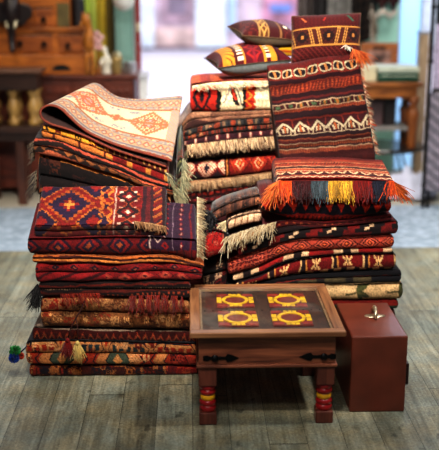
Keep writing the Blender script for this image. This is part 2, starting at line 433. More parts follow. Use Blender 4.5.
def P_reddiamond(U, V, W, h):
    im = canvas(U, (.48, .07, .075)); L = h*1.08
    diamonds(im, U, V, L*.25, L*.24, .085, [(.16, .05, .07), (.52, .09, .09), (.1, .07, .13), (.7, .35, .25)], [.98, .84, .5, .2], step=.1)
    diamonds(im, U, V, L*.74, L*.24, .085, [(.15, .05, .09), (.60, .15, .13), (.66, .28, .2), (.24, .05, .08)], [.98, .84, .58, .3], u0=.042, step=.1)
    band(im, V, L*.46, L*.53, (.12, .05, .07)); 
    m = (U < .3) & (V > L*.5); im[m] = np.where(((fr(U[m]*9+V[m]*30) < .3))[:, None], np.array([.22, .05, .07]), np.array([.52, .09, .1])); return im
def P_goldedge(U, V, W, h):
    im = canvas(U, (.42, .2, .08)); L = h*1.08
    band(im, V, -1, L*.22, (.66, .36, .13)); band(im, V, L*.22, L*.54, (.25, .09, .06)); band(im, V, L*.54, L*.85, (.70, .44, .18)); return shade_noise(im, U, V, .2)
def P_afghan_low(U, V, W, h):          # wide red and navy rug under the small one: navy side panel towards its fringed end
    im = canvas(U, (.36, .05, .06)); L = h*1.08
    m = U > W-.21
    # red front part with faint X medallions
    diamonds(im, U, V, L*.5, L*.55, .13, [(.12, .06, .12), (.44, .08, .08), (.13, .08, .16), (.56, .26, .12)], [.95, .72, .45, .2], step=.08)
    im[m] = (.17, .085, .17)
    uu = U-(W-.21)
    for u0, c in ((.012, (.66, .6, .56)), (.185, (.36, .06, .07))): im[m & (np.abs(uu-u0) < .0035)] = c
    a = fr((V+.3)/.036)-.5; b = (uu-.075)/.02; im[m & (np.abs(a)*1.1+np.abs(b)*.5 < .42)] = (.48, .08, .08); im[m & (np.abs(a)*1.1+np.abs(b)*.5 < .16)] = (.2, .08, .16)
    b = (uu-.145)/.012; im[m & (np.abs(a)+np.abs(b)*.5 < .4)] = (.42, .08, .1); im[m & (np.abs(a)+np.abs(b) < .25)] = (.66, .56, .5)
    im[m & (np.abs(uu-.11) < .002)] = (.4, .35, .4)
    g = m & (V > -.03) & (uu < .09); r_ = np.abs(uu-.045)/.04+np.abs(V-.0)/.035; im[g & (np.abs(r_-.9) < .09)] = (.66, .58, .54)
    k = m & (V > L*.62); im[k] = (.38, .05, .06); im[k & (np.abs(fr(uu/.035)-.5) < .08)] = (.15, .05, .08)
    return im
def P_afghan_top(U, V, W, h):          # small tribal rug: stepped gold outlines on red with navy
    s = .006; u = q(U, s); v = q(V, s); im = canvas(U, (.47, .085, .075)); D = .42; vc = -.13
    def ring(cx, cy, su, sv, r, w, c):
        d = q(np.abs(u-cx)/su, .12)+q(np.abs(v-cy)/sv, .12); im[np.abs(d-r) < w] = c; return d
    for cx in (.135,):
        d = q(np.abs(u-cx)/.165, .1)+q(np.abs(v-vc)/.18, .1)
        im[(d < 1.0)] = (.47, .085, .075); im[np.abs(d-1.0) < .045] = (.70, .38, .12)
        im[d < .62] = (.16, .1, .22); im[np.abs(d-.62) < .035] = (.62, .30, .10); im[d < .3] = (.5, .09, .08); im[d < .14] = (.75, .5, .2)
    for cx, cy in ((.02, -.02), (.02, -.25), (.25, -.02), (.25, -.25)):
        d = q(np.abs(u-cx)/.08, .12)+q(np.abs(v-cy)/.09, .12); im[d < 1] = (.15, .09, .2); im[np.abs(d-1) < .07] = (.68, .38, .12); im[d < .4] = (.52, .1, .08)
    a = fr(v/.075)-.5; b = np.abs(u-.295)/.03; k = b < 1
    im[k & (np.abs(np.abs(a)*2-b*.8) < .22)] = (.74, .44, .15); im[k & (b < .25) & (np.abs(a) < .2)] = (.14, .09, .18)
    x0 = .335; k = (u > x0) & (u < x0+.115); im[k] = (.42, .07, .07)
    a = (fr((v+.03)/.1)-.5)*2; b = (u-x0-.057)/.057; r = q(np.abs(a), .15)+q(np.abs(b), .15)
    im[k & (r < 1.1)] = (.62, .28, .12); im[k & (r < .95)] = (.15, .07, .09); im[k & (r < .45)] = (.45, .08, .08)
    im[k & (np.abs(np.abs(a)-.55) < .1) & (np.abs(np.abs(b)-.55) < .12)] = (.82, .72, .62); im[k & (r < .2)] = (.85, .75, .62)
    im[np.abs(u-x0) < .005] = (.72, .6, .52)
    k = u > x0+.115; im[k] = (.19, .09, .12); im[k & (np.abs(u-x0-.145) < .006)] = (.34, .09, .1)
    k = u > x0+.165; im[k] = (.40, .08, .07); a = fr((v+u*1.0)/.05); im[k & (a < .3)] = (.66, .36, .14); im[k & (a > .8)] = (.14, .08, .15)
    k = u > W-.02; im[k] = (.16, .07, .09)
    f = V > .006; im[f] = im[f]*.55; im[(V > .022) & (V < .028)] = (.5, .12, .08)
    return im
def P_blackbrown(U, V, W, h):
    im = canvas(U, (.13, .085, .07)); L = h*1.08
    band(im, V, L*.08, L*.2, (.62, .27, .18)); band(im, V, L*.44, L*.56, (.66, .32, .2)); band(im, V, L*.92, L*1.2, (.68, .36, .22))
    m = (V > L*.62) & (V < L*.86) & (tri(U/.05) > (V-L*.62)/(L*.24)); im[m] = (.5, .3, .14); return im
def P_blackgold(U, V, W, h):
    im = canvas(U, (.085, .06, .055)); L = h*1.08
    band(im, V, -1, L*.07, (.66, .42, .16)); sprites(im, U, V, .05, [(.2, .1, .08), (.26, .13, .08)], 33, .5)
    band(im, V, L*.5, L*.54, (.55, .3, .12)); return im
def P_gold(U, V, W, h):
    im = canvas(U, (.88, .64, .15)); L = h*1.08
    m = V < L*.52
    sprites(im, U, V, .03, [(.42, .08, .06), (.2, .12, .06), (.56, .32, .08)], 41, .6)
    im[V < .003] = (.4, .1, .06); k = (V > L*.46) & (V < L*.55); im[k] = (.13, .07, .05)
    k = V >= L*.55; im[k] = (.76, .46, .18); im[k & (np.abs(fr(U/.11)-.5) < .05)] = (.3, .08, .06); 
    k2 = (U > W*.52); im[k2 & (V < L*.5)] = np.array([.34, .1, .06]); im[k2 & (V < L*.5) & (fr(U/.026) < .3) & (np.abs(V-L*.25) < .006)] = (.78, .62, .3)
    im[k2 & k] = (.46, .07, .06); im[k2 & k & (np.abs(fr(U/.085)-.5) < .13)] = (.68, .46, .16)
    return im
def P_olive(U, V, W, h): return sprites(canvas(U, (.16, .19, .12)), U, V, .03, [(.34, .36, .22), (.4, .14, .08), (.08, .08, .07)], 77, .8)
# right back pile
def P_kilim_white(U, V, W, h):
    s = .005; U = U*1.22; u = q(U, s); v = q(V, s); im = canvas(U, (1.0, .93, .72)); L = h*1.08
    k = V < -.006; im[k] = (.70, .2, .08); im[k & (fr(u/.13) < .5)] = (.82, .36, .12); im[k & (np.abs(fr((u+v)/.06)-.5) < .1)] = (.35, .06, .08)
    k = V >= -.006
    a = k & (u < .17); im[a] = (.72, .14, .08)
    cy = L*.45; d = np.abs(u-.075)/.05; e = np.abs(v-cy)/.06
    im[a & (np.abs(d+e-1.0) < .2) & (e < 1.0)] = (.14, .09, .1); im[a & (np.abs(d-e) < .13) & (e > .6)] = (.14, .09, .1); im[a & (d+e < .35)] = (.14, .09, .1)
    t = q(tri(v/.026), .34)
    im[k & (np.abs(u-.172-.006*t) < .012)] = (.1, .1, .09)
    im[k & (np.abs(u-.192-.006*t) < .010)] = (1.0, .93, .72)
    x = u-.26; y = v-cy
    im[k & (np.abs(x-y*.55) < .016) & (np.abs(y) < .045)] = (.12, .11, .12); im[k & (np.abs(x-y*.55) < .008) & (np.abs(y) < .026)] = (.74, .2, .1)
    im[k & (np.abs(x+.035+y*.7) < .008) & (np.abs(y+.005) < .04)] = (.55, .55, .50); im[k & (np.abs(x-.03-y*.55) < .006) & (np.abs(y-.01) < .04)] = (.42, .5, .46)
    im[k & (np.abs(u-.325-.008*t) < .012)] = (.10, .09, .09)
    b = k & (u > .335) & (u < .385+.006*t); im[b] = (.74, .14, .08)
    tz = tri(v/.04); im[k & (np.abs(u-.355-.018*(tz-.5)*2) < .007)] = (.9, .55, .16)
    im[k & (np.abs(u-.385-.010*t) < .004)] = (.8, .3, .1)
    return im
def P_brownloop(U, V, W, h):
    im = canvas(U, (.46, .33, .24)); sprites(im, U, V, .03, [(.36, .22, .16), (.58, .44, .32)], 51, .6)
    k = U < .05; im[k] = (.56, .42, .30); band(im, V, h*1.2, h*2, (.22, .12, .1)); return im
def P_barsdark(c1, c2, c3, per=.05, seed=0):
    def f(U, V, W, h):
        im = canvas(U, c1); L = h*1.08; k = fr(U/per+seed*.3)
        im[k < .3] = c2; im[(k > .5) & (k < .62)] = c3; im[(k > .8) & (k < .88)] = BLK
        sprites(im, U, V, .02, [BLK, (.6, .4, .25)], 60+seed, .3); band(im, V, L*.8, 9, BLK); return im
    return f
def P_purple(U, V, W, h):
    im = canvas(U, (.19, .07, .10)); L = h*1.08
    k = np.abs(fr(U/.055)-.5); im[(k < .18) & (np.abs(V-L*.4) < .014)] = (.36, .1, .12); im[(k < .07) & (np.abs(V-L*.4) < .009)] = (.72, .6, .5)
    band(im, V, -1, .002, (.3, .12, .12)); return im
def P_tanfringe(U, V, W, h): return shade_noise(canvas(U, (.26, .15, .12)), U, V, .3)
def P_checkdiamond(U, V, W, h):
    s = .0065; U = U-.095; im = canvas(U, (.5, .09, .07)); L = h*1.08; u = q(U, s); v = q(V, s)
    k = U < .20
    im[k] = (.42, .08, .07); r = q(tri(u/.1+.5), .12)+np.abs(v-L*.42)/(L*.5); chk = fr((np.floor(U/s)+np.floor(V/s))*.5) < .25
    im[k & (r < .95)] = (.92, .82, .66); im[k & (r < .95) & chk] = (.6, .14, .1); im[k & (r < .35)] = (.14, .1, .16); im[k & (r > 1.2)] = (.15, .08, .1)
    im[(np.abs(U-.2) < .012)] = (.2, .06, .06); im[(np.abs(U-.2) < .003)] = (.8, .5, .2)
    kk = U > .212; t = np.where(kk, U-.212, -9)
    diamonds(im, np.where(kk, t, 0)+np.where(kk, 0, .05), np.where(kk, V, 9), L*.42, L*.5, .1, [(.16, .06, .07), (.64, .16, .08), (.85, .72, .52), (.56, .12, .08), (.82, .46, .16)], [1.0, .84, .5, .4, .2], u0=.05, step=.1)
    zig(im, np.where(kk, U, 0), np.where(kk, V, 9), L*.42, L*.48, .1, .003, (.74, .3, .1), .5)
    im[~kk & (U < .006)] = (.2, .06, .06); return im
def P_tanplain(U, V, W, h): return shade_noise(canvas(U, (.55, .42, .29)), U, V, .3)
def P_reddash(U, V, W, h):
    im = canvas(U, (.20, .055, .06)); L = h*1.08
    for i, v0 in enumerate((.2, .45, .7)):
        m = (np.abs(V-L*v0) < .004) & (fr(U/.03+i*.4) < .6); im[m] = [(.52, .13, .08), (.6, .24, .1), (.42, .1, .1)][i]
    return im
# front right pile
def P_orangebag(U, V, W, h):
    im = canvas(U, (.62, .14, .06)); L = h*1.08
    m = (V > L*.25) & (V < L*.72); im[m & (tri(U/.055) > 1-(V-L*.22)/(L*.42))] = (.09, .08, .12)
    band(im, V, L*.72, L*.8, (.5, .09, .06)); im[(V > L*.8) & (fr(U/.02) < .5)] = (.32, .06, .06); band(im, V, -1, L*.1, (.4, .07, .05)); return im
def P_reddots(U, V, W, h):
    im = canvas(U, (.28, .04, .05)); L = h*1.08; im[(np.abs(V-L*.4) < .003) & (fr(U/.035) < .35)] = (.62, .3, .16); band(im, V, L*.75, 9, (.1, .05, .06)); band(im, V, -1, L*.08, (.4, .06, .06)); return im
def P_blackredcream(U, V, W, h):
    im = canvas(U, (.09, .06, .065)); L = h*1.08; k = fr(U/.17+.1+.06*np.sign(V-L*.4))
    im[(k < .3)] = (.42, .07, .06); im[(k > .55) & (k < .68) & (V < L*.55)] = (.75, .66, .5); im[(V > L*.7) & (k > .2) & (k < .75)] = (.36, .05, .06); return im
def P_salmon(U, V, W, h):
    im = canvas(U, (.66, .25, .17)); L = h*1.08
    diamonds(im, U, V, L*.46, L*.44, .105, [(.24, .05, .06), (.74, .34, .24), (.22, .05, .06), (.76, .34, .22), (.30, .05, .06), (.84, .42, .2)], [1.06, .88, .66, .46, .34, .18], u0=.02, step=.09)
    for v0 in (.02, .92): band(im, V, L*v0, L*(v0+.06), (.34, .06, .06))
    k = U < .2; t = fr(U/.018); im[k & (t < .4) & (np.abs(V-L*.46) < L*.4)] = (.36, .06, .08); im[k & (fr(V/.014) < .22)] = (.72, .36, .26)
    return im
def P_creamthin(U, V, W, h):
    im = canvas(U, (.80, .70, .52)); L = h*1.08; k = fr(U/.23); im[k > .5] = (.50, .07, .06); im[(k > .2) & (k < .36)] = (.12, .07, .07); band(im, V, L*.7, 9, BLK); return im
def P_redbars(U, V, W, h):
    s = .005; im = canvas(U, (.40, .055, .055)); L = h*1.08; u = U; k = fr(u/.145)
    im[(k > .02) & (k < .07)] = (.78, .66, .42); im[(k > .07) & (k < .2)] = (.13, .07, .09); im[(k > .2) & (k < .25)] = (.74, .5, .2)
    stamp(im, U, V, ["x..x..x", "xx.x.xx", ".xxxxx.", "..xox..", ".xxoxx.", "xx.x.xx"], .055, L*.22, .006, .0065, {'x': (.82, .68, .42), 'o': (.1, .08, .1)}, per=.145)
    band(im, V, -1, L*.12, (.14, .07, .08)); m = (V > L*.8); im[m] = (.66, .5, .34); im[m & (fr(U/.06) < .45)] = (.16, .07, .07); return im
def P_black(U, V, W, h):
    im = canvas(U, (.06, .055, .075)); L = h*1.08; m = (V > L*.66) & (U < W*.85); im[m] = (.26, .24, .15); im[m & (fr(U/.13) < .3)] = (.1, .08, .07); im[(V > L*.55) & (V < L*.63)] = (.4, .08, .05); return im
def P_creamleaf(U, V, W, h):
    im = canvas(U, (.75, .66, .45)); L = h*1.08; k = np.floor(U/.2); u = fr(U/.2)*.2-.1; v = V-L*.5
    for a, l in ((-.9, .06), (-.35, .075), (.35, .075), (.9, .06)):
        x = u*math.cos(a)+v*math.sin(a); y = -u*math.sin(a)+v*math.cos(a); im[(np.abs(y) < .010*np.sin(np.clip((x+.0)/l, 0, 1)*math.pi)) & (x > 0)] = (.26, .29, .14)
    im[(np.abs(v-.01) < .003) & (np.abs(u) < .05)] = (.3, .3, .16); return im
def P_redgreen(U, V, W, h):
    im = canvas(U, (.45, .08, .05)); L = h*1.08; band(im, V, L*.55, 9, (.14, .24, .16)); return im

def P_purple_roll(U, V, W, h): return P_purple(U, V, W, h)

# ================================================================== LEFT FRONT PILE (rugs folded towards the viewer)
YA = 3.89; DA = .56
gl = 'folded rugs in the left front pile'
A_b1 = [(20, 375), (200, 375.5)]
A_t1 = [(20, 365), (110, 365.5), (200, 366)]
A_t2 = [(20, 342), (60, 341), (110, 342), (150, 343), (200, 344)]
A_t3 = [(25, 327), (60, 328), (110, 329), (200, 331)]
A_t4 = [(28, 298), (60, 296), (110, 297), (200, 300)]
A_t5 = [(30, 283), (80, 282), (130, 281), (200, 280)]
A_t6 = [(30, 263), (80, 263), (120, 264), (170, 262), (205, 268)]
A_t7 = [(28, 255), (80, 255), (120, 257), (160, 255), (175, 256), (190, 261), (206, 265)]
A_t8 = [(27, 238), (60, 238), (120, 236), (165, 237), (204, 240)]
z0 = at_y(110, 375, YA)[2]
def gz(pts): return pts
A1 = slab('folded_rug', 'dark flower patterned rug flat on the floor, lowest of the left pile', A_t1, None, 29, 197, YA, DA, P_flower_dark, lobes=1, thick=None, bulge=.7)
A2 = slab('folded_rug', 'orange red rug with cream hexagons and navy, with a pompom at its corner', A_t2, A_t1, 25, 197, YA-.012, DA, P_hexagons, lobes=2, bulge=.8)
A3 = slab('folded_rug', 'dark red rug with zigzag row and grey edge above the hexagon rug', A_t3, A_t2, 32, 197, YA+.012, DA, P_redzig, lobes=1, bulge=.8)
A4 = slab('folded_rug', 'tan beige floral rug folded in two layers', A_t4, A_t3, 40, 190, YA, DA, P_tanfloral, lobes=2, wob=.007)
A5 = slab('folded_rug', 'black rug with white dotted line and hanging red fringe', A_t5, A_t4, 38, 190.5, YA-.008, DA, P_blackdots, lobes=2)
A6 = slab('folded_rug', 'red rug with dark diamonds folded in two, under the gold edged rug', A_t6, A_t5, 35, 202, YA-.012, DA, P_reddiamond, lobes=2, wob=.007)
A7 = slab('folded_rug', 'thin brown rug with golden orange edges', A_t7, A_t6, 32, 204, YA-.014, DA, P_goldedge, lobes=2, bulge=1.3)
A8 = slab('folded_rug', 'wide red and navy rug with cream fringe at its end', A_t8, A_t7, 27, 197, YA-.015, .26, P_afghan_low, lobes=1, st=.36, see_top=True, mat=PILE, bulge=1.2)
A9b = [(30, 238), (60, 238), (120, 236), (165, 237), (180, 238)]
A9t = [(30, 225), (60, 225), (120, 224), (168, 225)]
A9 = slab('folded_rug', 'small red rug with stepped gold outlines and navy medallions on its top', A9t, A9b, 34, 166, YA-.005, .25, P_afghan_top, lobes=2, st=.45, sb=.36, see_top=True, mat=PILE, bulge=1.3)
for o in (A1, A2, A3, A4, A5, A6, A7, A8, A9): tag(o, None, 'rug', gl)

# upper group of the same pile, set back and sloping
YU = 4.17; DU = .34
I0 = [(33, 186), (100, 187), (140, 191), (172, 203)]
I1 = [(33, 153), (60, 159), (80, 165), (120, 177), (145, 188), (174, 197)]
I2 = [(33, 138), (48, 138), (62, 142), (110, 161), (140, 173), (168, 184)]
I3 = [(40, 124), (52, 127), (71, 132), (100, 143), (123, 152), (168, 168)]
_ua, _ub = at_y(40, 140, 4.17)[0], at_y(172, 165, 4.17)[0]
SU = lambda x: .08+.52*np.clip((x-_ua)/(_ub-_ua), 0, 1)
B10 = slab('folded_rug', 'black rug with thin gold edge resting behind the small red rug', I1, (A_t7, YA), 37, 170, YU+.01, DU, P_blackgold, lobes=4, st=SU)
B11 = slab('folded_rug', 'black brown rug with salmon bindings and green grey fringe', I2, I1, 33, 174, YU-.01, DU, P_blackbrown, lobes=2, st=SU, sb=SU, bulge=1.2)
B12 = slab('folded_rug', 'golden yellow patterned rug directly under the cream rug', I3, I2, 41, 168, YU-.005, DU, P_gold, lobes=2, st=SU, sb=SU, bulge=1.2)
B13 = slab('folded_rug', 'dark olive green rug end with pale fringe beside the golden rug', [(165, 170), (176, 163), (188, 152)], (A_t7, YA), 175.5, 184, YU+.08, DU-.1, P_olive, lobes=4, st=.5)
for o in (B10, B11, B12, B13): tag(o, None, 'rug', gl)
fringe('fringe', [at_y(x, y, YU+.05) for x, y in ((183, 158), (182, 172), (181, 186), (178, 198))], (.5, -.6, -.6), .05, .35, [(.62, .60, .46), (.48, .48, .38), (.7, .64, .5)], B13, n=130, jit=.4, w=.0024, seed=33)

# cream rug: a real sheet folded over with an open loop at its end, running back and up
def sheet_sweep(name, pts, Yn, depth, slope, thick, paint, mat, skew_y=0., dv=.004, closed_tail=True, sidewave=.004):
    P = np.array([at_y(x, y, Yn) for x, y in pts])[:, [0, 2]]
    # Catmull-Rom resample
    t = np.arange(len(P)); tt = np.linspace(0, len(P)-1, 900); R = []
    for x in tt:
        i = min(int(x), len(P)-2); f = x-i; p0 = P[max(i-1, 0)]; p1 = P[i]; p2 = P[i+1]; p3 = P[min(i+2, len(P)-1)]
        R.append(.5*((2*p1)+(-p0+p2)*f+(2*p0-5*p1+4*p2-p3)*f*f+(-p0+3*p1-3*p2+p3)*f**3))
    R = np.array(R); sl = np.concatenate([[0], np.cumsum(np.linalg.norm(np.diff(R, axis=0), axis=1))])
    ns = int(sl[-1]/dv); S = np.linspace(0, sl[-1], ns); R = np.stack([np.interp(S, sl, R[:, 0]), np.interp(S, sl, R[:, 1])], 1)
    tg = np.gradient(R, axis=0); tg /= np.linalg.norm(tg, axis=1)[:, None]+1e-9; nr = np.stack([-tg[:, 1], tg[:, 0]], 1)
    nd = int(depth/dv); dd = np.linspace(0, depth, nd)
    x0 = R[:, 0].min(); x1 = R[:, 0].max(); rel = (R[:, 0]-x0)/(x1-x0)
    Vv = []; Cc = []
    for side in (1, -1):
        for d in dd:
            th = thick/2*side*(1 if 0.004 < d < depth-.004 else .6)
            p = R+nr*th
            y = Yn+d+skew_y*(rel-.5)+sidewave*np.sin(S*22)
            Vv.append(np.stack([p[:, 0]+d*(.36-.24*rel), y, p[:, 1]+slope(d, rel)], 1))
            Cc.append(paint(S, np.full(ns, d), side, sl[-1], depth))
    Vv = np.array(Vv); Cc = np.array(Cc); k = nd*ns
    i0 = (np.arange(nd-1)[:, None]*ns+np.arange(ns-1)[None, :])
    Q1 = np.stack([i0, i0+1, i0+ns+1, i0+ns], -1).reshape(-1, 4); Q2 = Q1+k
    j = np.arange(ns-1); E1 = np.stack([j, j+1, j+1+k, j+k], 1); E2 = E1+(nd-1)*ns
    m = np.arange(nd-1)*ns; G1 = np.stack([m, m+ns, m+ns+k, m+k], 1); G2 = G1+ns-1
    o = mk(name, Vv.reshape(-1, 3), np.concatenate([Q1, Q2, E1, E2, G1, G2]), mat, Cc.reshape(-1, 3))
    return o, R, sl[-1]
def P_cream(S, D, side, Ltot, depth):
    s = .0045; im = canvas(S, (.76, .71, .56))
    if side < 0: return canvas(S, (.20, .11, .09))
    u = q(S, s); v = q(D, s); a = np.minimum(v, depth-v)          # distance from a long border
    b = a < .10; im[b] = (.60, .55, .48)
    k = hsh(np.floor(S/.010), np.floor(D/.009), 5); im[b & (k > .5)] = (.55, .50, .47); im[b & (k > .80)] = (.62, .36, .24); im[b & (k < .15)] = (.74, .64, .47)
    w = b & (np.abs(a-.05) < .024); im[w] = (.68, .54, .40); r = tri(S/.034)+np.abs(a-.05)/.019; im[w & (r < 1.1)] = (.62, .34, .22); im[w & (r < .75)] = (.52, .50, .48); im[w & (r < .4)] = (.80, .64, .44)
    im[np.abs(a-.10) < .004] = (.60, .36, .22); im[np.abs(a-.075) < .003] = (.44, .42, .42); im[np.abs(a-.02) < .003] = (.44, .4, .4); im[a < .006] = (.46, .20, .12)
    cy = depth*.5; k = ~b
    def med(cx, R0, R1):
        x = np.abs(S-cx)/R0; y = np.abs(D-cy)/R1; d = q(x, .11)+q(y, .11); n = hsh(np.floor(np.abs(S-cx)/.0075), np.floor(np.abs(D-cy)/.0075), 8)
        im[k & (d < 1)] = (.74, .40, .25); im[k & (d < .86)] = (.82, .68, .49); im[k & (d < .86) & (n > .52)] = (.72, .34, .2); im[k & (d < .86) & (n < .14)] = (.50, .48, .48)
        im[k & (d < .42)] = (.74, .36, .22); im[k & (d < .3)] = (.56, .54, .52); im[k & (d < .16)] = (.8, .5, .32)
    med(Ltot-.15, .115, .085); med(Ltot-.50, .13, .09); med(Ltot-.325, .05, .03)
    im[k & (np.abs(D-cy) < .007) & (S > Ltot-.62) & (S < Ltot-.04)] = (.72, .38, .23)
    for cx, c2 in ((Ltot-.29, -.072), (Ltot-.36, .074), (Ltot-.24, .07), (Ltot-.4, -.07), (Ltot-.62, .03), (Ltot-.6, -.06)):
        im[k & (np.abs(S-cx) < .034) & (np.abs(D-cy-c2) < .011) & (hsh(np.floor(S/.006), np.floor(D/.006), 3) > .4)] = (.50, .47, .48)
    e = (S > Ltot-.05) & k; im[e] = (.66, .54, .40); im[e & (tri(S/.02+D/.02) < .4)] = (.52, .5, .5)
    return im*np.array([.90, .89, .90])
cream_pts = [(166, 166.5), (140, 158), (110, 147.5), (85, 136), (68, 129), (50, 123.5), (42, 118), (40.5, 111), (46, 106.2), (54, 105.8), (62, 109.5), (70, 117), (79, 125.5), (90, 133.5), (110, 142.5), (125, 147.5), (146, 153.5), (160, 157.5), (168, 159.8), (171.5, 162)]
CREAMY = 4.155
def cream_slope(d, rel): return (.08+.52*rel)*d
cream, cR, cL = sheet_sweep('folded_rug', cream_pts, CREAMY, .40, cream_slope, .008, P_cream, PILE)
tag(cream, 'cream rug with orange medallions and open loop fold, top of the left pile', 'rug', gl)
mb = MB(); mb.tube([(p[0], CREAMY-.002+.004*math.sin(s*22), p[1]) for p, s in zip(cR[::3], np.linspace(0, cL, len(cR))[::3])], .0055, 8)
b = mb.build('edge_binding', plain('orange_binding', (.42, .17, .10), .9, scale=80), cream, smooth=True); b['label'] = 'rust orange corded edge'

# fringes and tassels of this pile
fringe('fringe', [at_y(197, y, YA-.01+dy) for y, dy in ((256, 0), (248, -.005), (240, 0), (230, .06), (218, .14), (207, .22), (197, .30))], (1, -.25, -.1), .031, .45, [(.68, .60, .46), (.58, .49, .37), (.74, .67, .54)], A8, n=260, jit=.3, w=.0024, seed=1)
fringe('fringe', px_line([(134, 221), (150, 223), (165, 226)], YA-.012), (.25, -.5, -.55), .028, .3, [(.66, .5, .34), (.5, .34, .22)], A9, n=90, jit=.35, w=.002, seed=2)
fringe('fringe', [at_y(x, y, YU-.012) for x, y in ((166, 172), (172, 186), (174, 198))]+[at_y(178, 188, YU+.08)], (.6, -.5, -.45), .05, .35, [(.58, .55, .42), (.46, .46, .36), (.66, .6, .46)], B11, n=120, jit=.3, w=.0022, seed=3)
fringe('fringe', [at_y(35, y, YU+.05) for y in (140, 150, 160)], (-1, -.2, -.3), .03, .4, [(.2, .15, .12), (.45, .38, .3)], B11, n=60, seed=31)
fringe('fringe', [at_y(37, y, YU+.02) for y in (170, 182)]+[at_y(36, 190, YU+.02)], (-1, -.2, -.6), .045, .4, [(.14, .1, .09), (.5, .44, .36)], B10, n=70, seed=32)
fringe('red_fringe', px_line([(128, 296), (150, 295), (182, 296)], YA-.034), (0, -.35, -1), .075, .0, [(.46, .10, .06), (.56, .17, .09), (.34, .07, .05)], A5, n=170, jit=.16, w=.0022, clump=.036, seed=4, label='reddish orange hanging fringe')
fringe('red_fringe', px_line([(60, 294), (100, 293)], YA-.034), (.4, -.4, -.8), .05, .1, [(.46, .10, .06), (.56, .17, .09)], A5, n=70, jit=.3, w=.002, seed=41, label='short red fringe at the side')
fringe('black_fringe', [at_y(38, y, YA-.004) for y in (284, 290, 297)], (-.4, -.3, -.8), .04, .6, [(.06, .05, .055), (.1, .07, .07)], A5, n=190, jit=.5, w=.0026, seed=5, label='black yarn fringe at the end')
mb = MB(); mb.tube([at_y(86, 298, YA-.04), at_y(82, 308, YA-.045), at_y(76, 318, YA-.046), at_y(71, 328, YA-.046), at_y(68, 338, YA-.046)], .0035, 6); mb.tube([at_y(76, 318, YA-.046), at_y(78, 330, YA-.046), at_y(77.5, 340, YA-.046)], .0025, 6)
mb.build('cord', plain('dark_cord', (.25, .1, .07), .9), A5, smooth=True)
for px, py, c, s in ((67.5, 338, (.45, .06, .05), 6), (77.5, 341, (.80, .68, .40), 7)):
    fringe('tassel', px_line([(px-2.4, py+3), (px+2.4, py+3)], YA-.046), (0, -.1, -1), .068, .0, [c], A5, n=110, jit=.2, w=.0024, seed=s, label='red wool tassel' if s == 6 else 'cream wool tassel')
    MB().sphere(at_y(px, py+2, YA-.046), .0095, 10, 1, 1, 1.2).build('tassel_knot', plain('knot', c, .9), A5, smooth=True)
def pompom(px, py, Y, r, c, parent, seed, label):
    ce = at_y(px, py, Y); g = np.random.default_rng(seed); V = []; Q = []; C = []
    for i in range(320):
        d = g.normal(0, 1, 3); d /= np.linalg.norm(d); s = np.cross(d, [.3, .2, 1]); s /= np.linalg.norm(s); t = np.cross(d, s); col = np.array(c)*(1+g.normal(0, .15)); k = len(V); rr = r*g.uniform(.8, 1.08)
        for f, w in ((0.1, .0012), (1, .0022)):
            for a in (0, 2.09, 4.19): V.append(ce+d*rr*f+w*(math.cos(a)*s+math.sin(a)*t)); C.append(col)
        for a in range(3): Q.append((k+a, k+(a+1) % 3, k+3+(a+1) % 3, k+3+a))
    o = mk('pompom', V, Q, YARN, np.clip(C, 0, 1), parent=parent); o['label'] = label
pompom(15, 351, YA-.03, .026, (.2, .6, .28), A2, 1, 'green woolly pompom'); pompom(14, 358, YA-.05, .023, (.07, .25, .6), A2, 2, 'blue woolly pompom'); pompom(21, 356, YA-.03, .015, (.8, .25, .1), A2, 3, 'orange woolly pompom'); pompom(12, 356, YA-.03, .012, (.06, .35, .5), A2, 4, 'teal woolly pompom')
MB().tube([at_y(20, 353, YA-.02), at_y(25, 348, YA-.01), at_y(29, 344, YA+.0)], .003, 6).build('cord', plain('navy_cord', (.12, .12, .2), .9), A2, smooth=True)

# ================================================================== BACK PILE (behind, topped by cushions)
YB = 4.69; DB = .45; gb = 'folded rugs in the back pile'
B_1t = [(185, 85), (200, 82), (240, 80), (300, 80)]
B_1b = [(172, 131), (180, 128), (187, 114), (191, 111), (220, 112), (270, 110), (330, 109)]
B_2b = [(172, 134.5), (181, 132.5), (200, 126), (225, 120), (270, 117), (330, 116)]
B_3b = [(180, 137), (205, 131), (235, 126), (270, 124), (330, 122)]
B_4b = [(180, 141.5), (205, 136), (235, 132), (275, 129), (330, 127)]
B_5b = [(185, 146), (220, 141), (275, 136), (330, 134)]
B_6b = [(185, 161), (230, 157), (275, 153), (330, 150)]
B_7b = [(185, 181), (230, 177), (275, 171), (330, 166)]
B_8b = [(185, 193), (230, 188), (275, 181), (330, 178)]
B_9b = [(185, 205), (230, 200), (275, 193), (330, 190)]
B_10b = [(185, 230), (330, 228)]
B_11b = [(185, 262), (330, 262)]
B_12b = [(185, 298), (330, 298)]
zf = None
bt = dict(Yn=YB)
Bk1 = slab('folded_rug', 'white and red kilim with zigzags and hooked motifs, under the cushions', B_1t, B_1b, 190, 345, YB-.02, DB, P_kilim_white, lobes=1, see_top=True, mat=FLATWEAVE, bulge=1.5, **bt)
Bk2 = slab('folded_rug', 'tan brown rug with fold loop just below the white kilim', B_1b, B_2b, 174, 345, YB, DB, P_brownloop, lobes=2, **bt)
Bk3 = slab('folded_rug', 'dark rug with green and orange bars, upper of two alike', B_2b, B_3b, 168, 345, YB-.015, DB, P_barsdark((.16, .17, .17), (.5, .2, .1), (.42, .36, .26), .085, 1), lobes=1, **bt)
Bk4 = slab('folded_rug', 'dark rug with rust and black bars, lower of two alike', B_3b, B_4b, 168, 345, YB-.012, DB, P_barsdark((.46, .16, .08), (.12, .11, .11), (.2, .2, .15), .06, 2), lobes=1, **bt)
